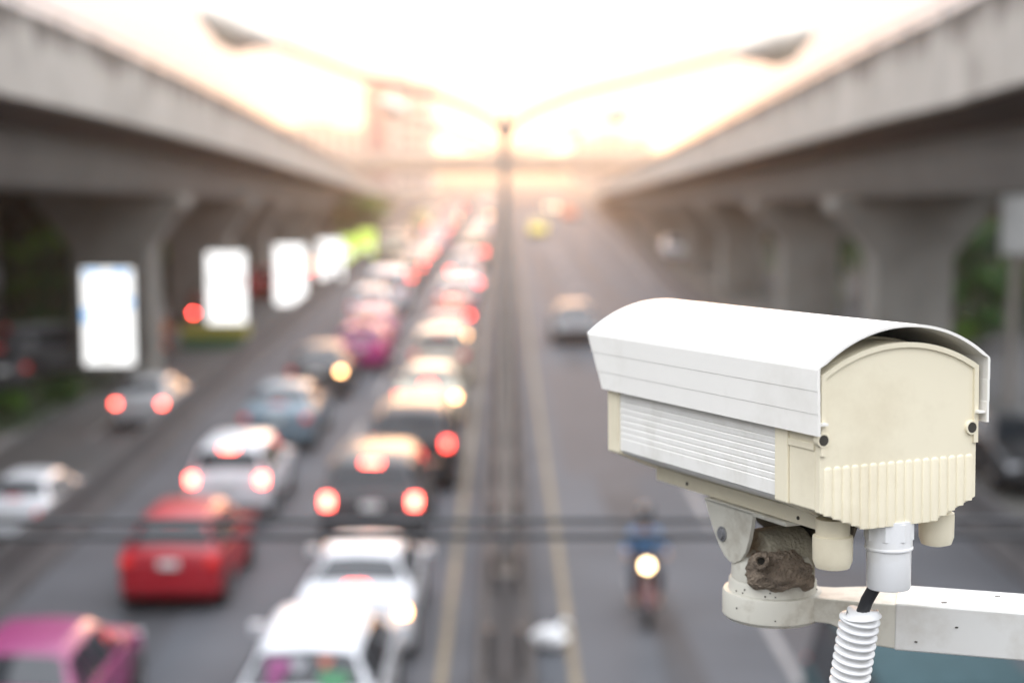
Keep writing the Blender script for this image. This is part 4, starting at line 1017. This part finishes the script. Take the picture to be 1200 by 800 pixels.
# round swivel base (world upright)
MB().lathe([(.0300,0),(.0375,.0010),(.0402,.004),(.0402,.0215),(.0392,.0235),(.0366,.0240),(.0,.0240)], 64).build('base_ring', bracket_m, bk, smooth=True)
MB().lathe([(.0360,.0242),(.0355,.0252),(.0352,.0315),(.0340,.0335),(.0,.0335)], 64).build('swivel_collar', bracket_m, bk, smooth=True)
MB().lathe([(.0335,.0337),(.0330,.047),(.0300,.0535),(.020,.057),(0,.0575)], 64).build('swivel_dome', bracket_m, bk, smooth=True)
sp = MB(); rs = random.Random(9)
for k in range(9):
    a = rs.uniform(PI*1.05, PI*1.95); z = rs.choice((.026,.029,.008,.014)); r = .0356 if z > .02 else .0403
    p = Vector((r*math.cos(a), r*math.sin(a), z)); sp.cbox(p, (.0011, .0009, .0007 + .0005*rs.random()))
sp.build('rust_specks', darkin, bk)
# arm: cast neck flaring into a flat rectangular tube that leaves the frame on the right, towards its post
ad = Vector((.958, -.287, 0)).normalized(); an = Vector((-ad.y, ad.x, 0))
def sec(d, w0, w1, z0, z1):  # rectangle across the arm at distance d
    o = ad*d; return [o + an*w0 + Vector((0,0,z0)), o + an*w1 + Vector((0,0,z0)), o + an*w1 + Vector((0,0,z1)), o + an*w0 + Vector((0,0,z1))]
MB().loft([sec(.028,-.019,.019,.004,.0232), sec(.048,-.019,.020,.003,.0232), sec(.085,-.0285,.0265,-.0088,.0256), sec(.10,-.0290,.0270,-.0098,.0258)]).build('arm_neck', bracket_m, bk, bevel=.0015)
MB().loft([sec(.0985,-.0300,.0280,-.0105,.0272), sec(.60,-.0300,.0280,-.0105,.0272)]).build('arm', arm_m, bk, bevel=.0018)
for (d, w0, z) in ((.145,-.0303,.012),(.115,-.0303,-.002),(.24,-.0303,-.006)):
    p = ad*d + an*w0; MB().cbox((p.x, p.y, z), (.0020 + .004*(d-.11),.0012,.0009)).build('paint_chip', darkin, bk)
for (d, w0) in ((.135,-.018),(.175,.012)):
    p = ad*d + an*w0; MB().cbox((p.x, p.y, .0275), (.0042,.0014,.0006)).build('paint_chip', darkin, bk)
# post carrying the arm, just outside the picture
e_ = Vector(bk.location) + ad*.63
o = MB().lathe([(.045,0),(.045,H+.55),(.0,H+.56)], 32, (e_.x, e_.y, 0)).build('camera_post', arm_m, smooth=True); tag(o, 'round white steel post that carries the bracket arm', 'post')

# wasp nest of mud stuck in the bracket
nz = random.Random(21)
base = W2B(L2W((-.030,.112,-.176))) + Vector(bk.location)
import bmesh
from mathutils import noise
def lump(bm, c_, rad, sx=1, sy=1, sz=1):
    r = bmesh.ops.create_icosphere(bm, subdivisions=4, radius=1)
    for v in r['verts']:
        p = v.co.copy(); k = 1 + .30*noise.noise(p*1.6 + Vector(c_)*60) + .12*noise.noise(p*5 + Vector(c_)*90) + .04*noise.noise(p*14)
        v.co = Vector(c_) + Vector((p.x*sx, p.y*sy, p.z*sz))*rad*k
rr_, uu_ = Vector((1,-.00,0)), Vector((0,0,1))
def npix(px, py, dep):   # real point in front of the swivel dome, metres from the camera
    cr = cam.rotation_euler.to_matrix(); return Vector((0,0,H)) + cr @ Vector(((px-600)/F*dep, (400-py)/F*dep, -dep))
bm = bmesh.new()
for (px, py, dep, r, sx, sz) in ((895,665,1.258,.0140,1.1,1),(912,664,1.256,.0150,1.2,1),(930,671,1.256,.0130,1.2,.9),(912,676,1.252,.0160,1.4,.7),(893,675,1.254,.0125,1.1,.8),(937,679,1.258,.0115,1.1,.7),(905,655,1.262,.0125,1.2,.8),(922,660,1.258,.0135,1,.9)):
    lump(bm, npix(px, py, dep), r, sx, 1.0, sz)
me = bpy.data.meshes.new('mud_nest'); bm.to_mesh(me); bm.free(); me.materials.append(mud); me.shade_smooth()
nest = bpy.data.objects.new('mud_nest', me); COL.objects.link(nest); tag(nest, 'brown lumpy mud wasp nest stuck inside the camera bracket', 'wasp nest')
rmd = nest.modifiers.new('remesh', 'REMESH'); rmd.mode = 'VOXEL'; rmd.voxel_size = .0007; rmd.use_smooth_shade = True
c0 = npix(892, 657, 1.240); dv = (Vector((0,0,H)) - c0).normalized()
eb = MB(); ax1 = dv.cross(Vector((0,0,1))).normalized(); ax2 = ax1.cross(dv)
rings = []
for (r, h) in ((.0075,-.008),(.0070,.002),(.0060,.0045),(.0042,.0048),(.0030,.0036),(.0027,.0005)):
    rings.append([c0 + dv*h + (ax1*math.cos(q)+ax2*math.sin(q))*r*(1+.06*math.sin(3*q)) for q in [2*PI*k/24 for k in range(24)]])
eb.loft(rings, caps=False); eo = eb.build('entrance_tube', mud, nest, smooth=True)
hb_ = MB().loft([[c0 + dv*.0006 + (ax1*math.cos(q)+ax2*math.sin(q))*r for q in [2*PI*k/16 for k in range(16)]] for r in (.0029,.0001)]).build('hole', darkin, eo)  # dark disc paints the shade inside the entrance

# ------------------------------------------------------------------ air
hz = MB().box(-1250, 1250, -70, 1550, -1, 31).build('haze', mat('haze_surface'))
hz.data.materials.clear(); hm = bpy.data.materials.new('haze'); hm.use_nodes = True; hm.node_tree.nodes.clear()
ho = hm.node_tree.nodes.new('ShaderNodeOutputMaterial'); pv = hm.node_tree.nodes.new('ShaderNodeVolumePrincipled')
pv.inputs['Color'].default_value = (1, .95, .90, 1); pv.inputs['Density'].default_value = .00056; pv.inputs['Anisotropy'].default_value = .90
hm.node_tree.links.new(pv.outputs[0], ho.inputs['Volume']); hz.data.materials.append(hm)
tag(hz, 'pale warm haze filling the air over the road', 'haze', kind='stuff')
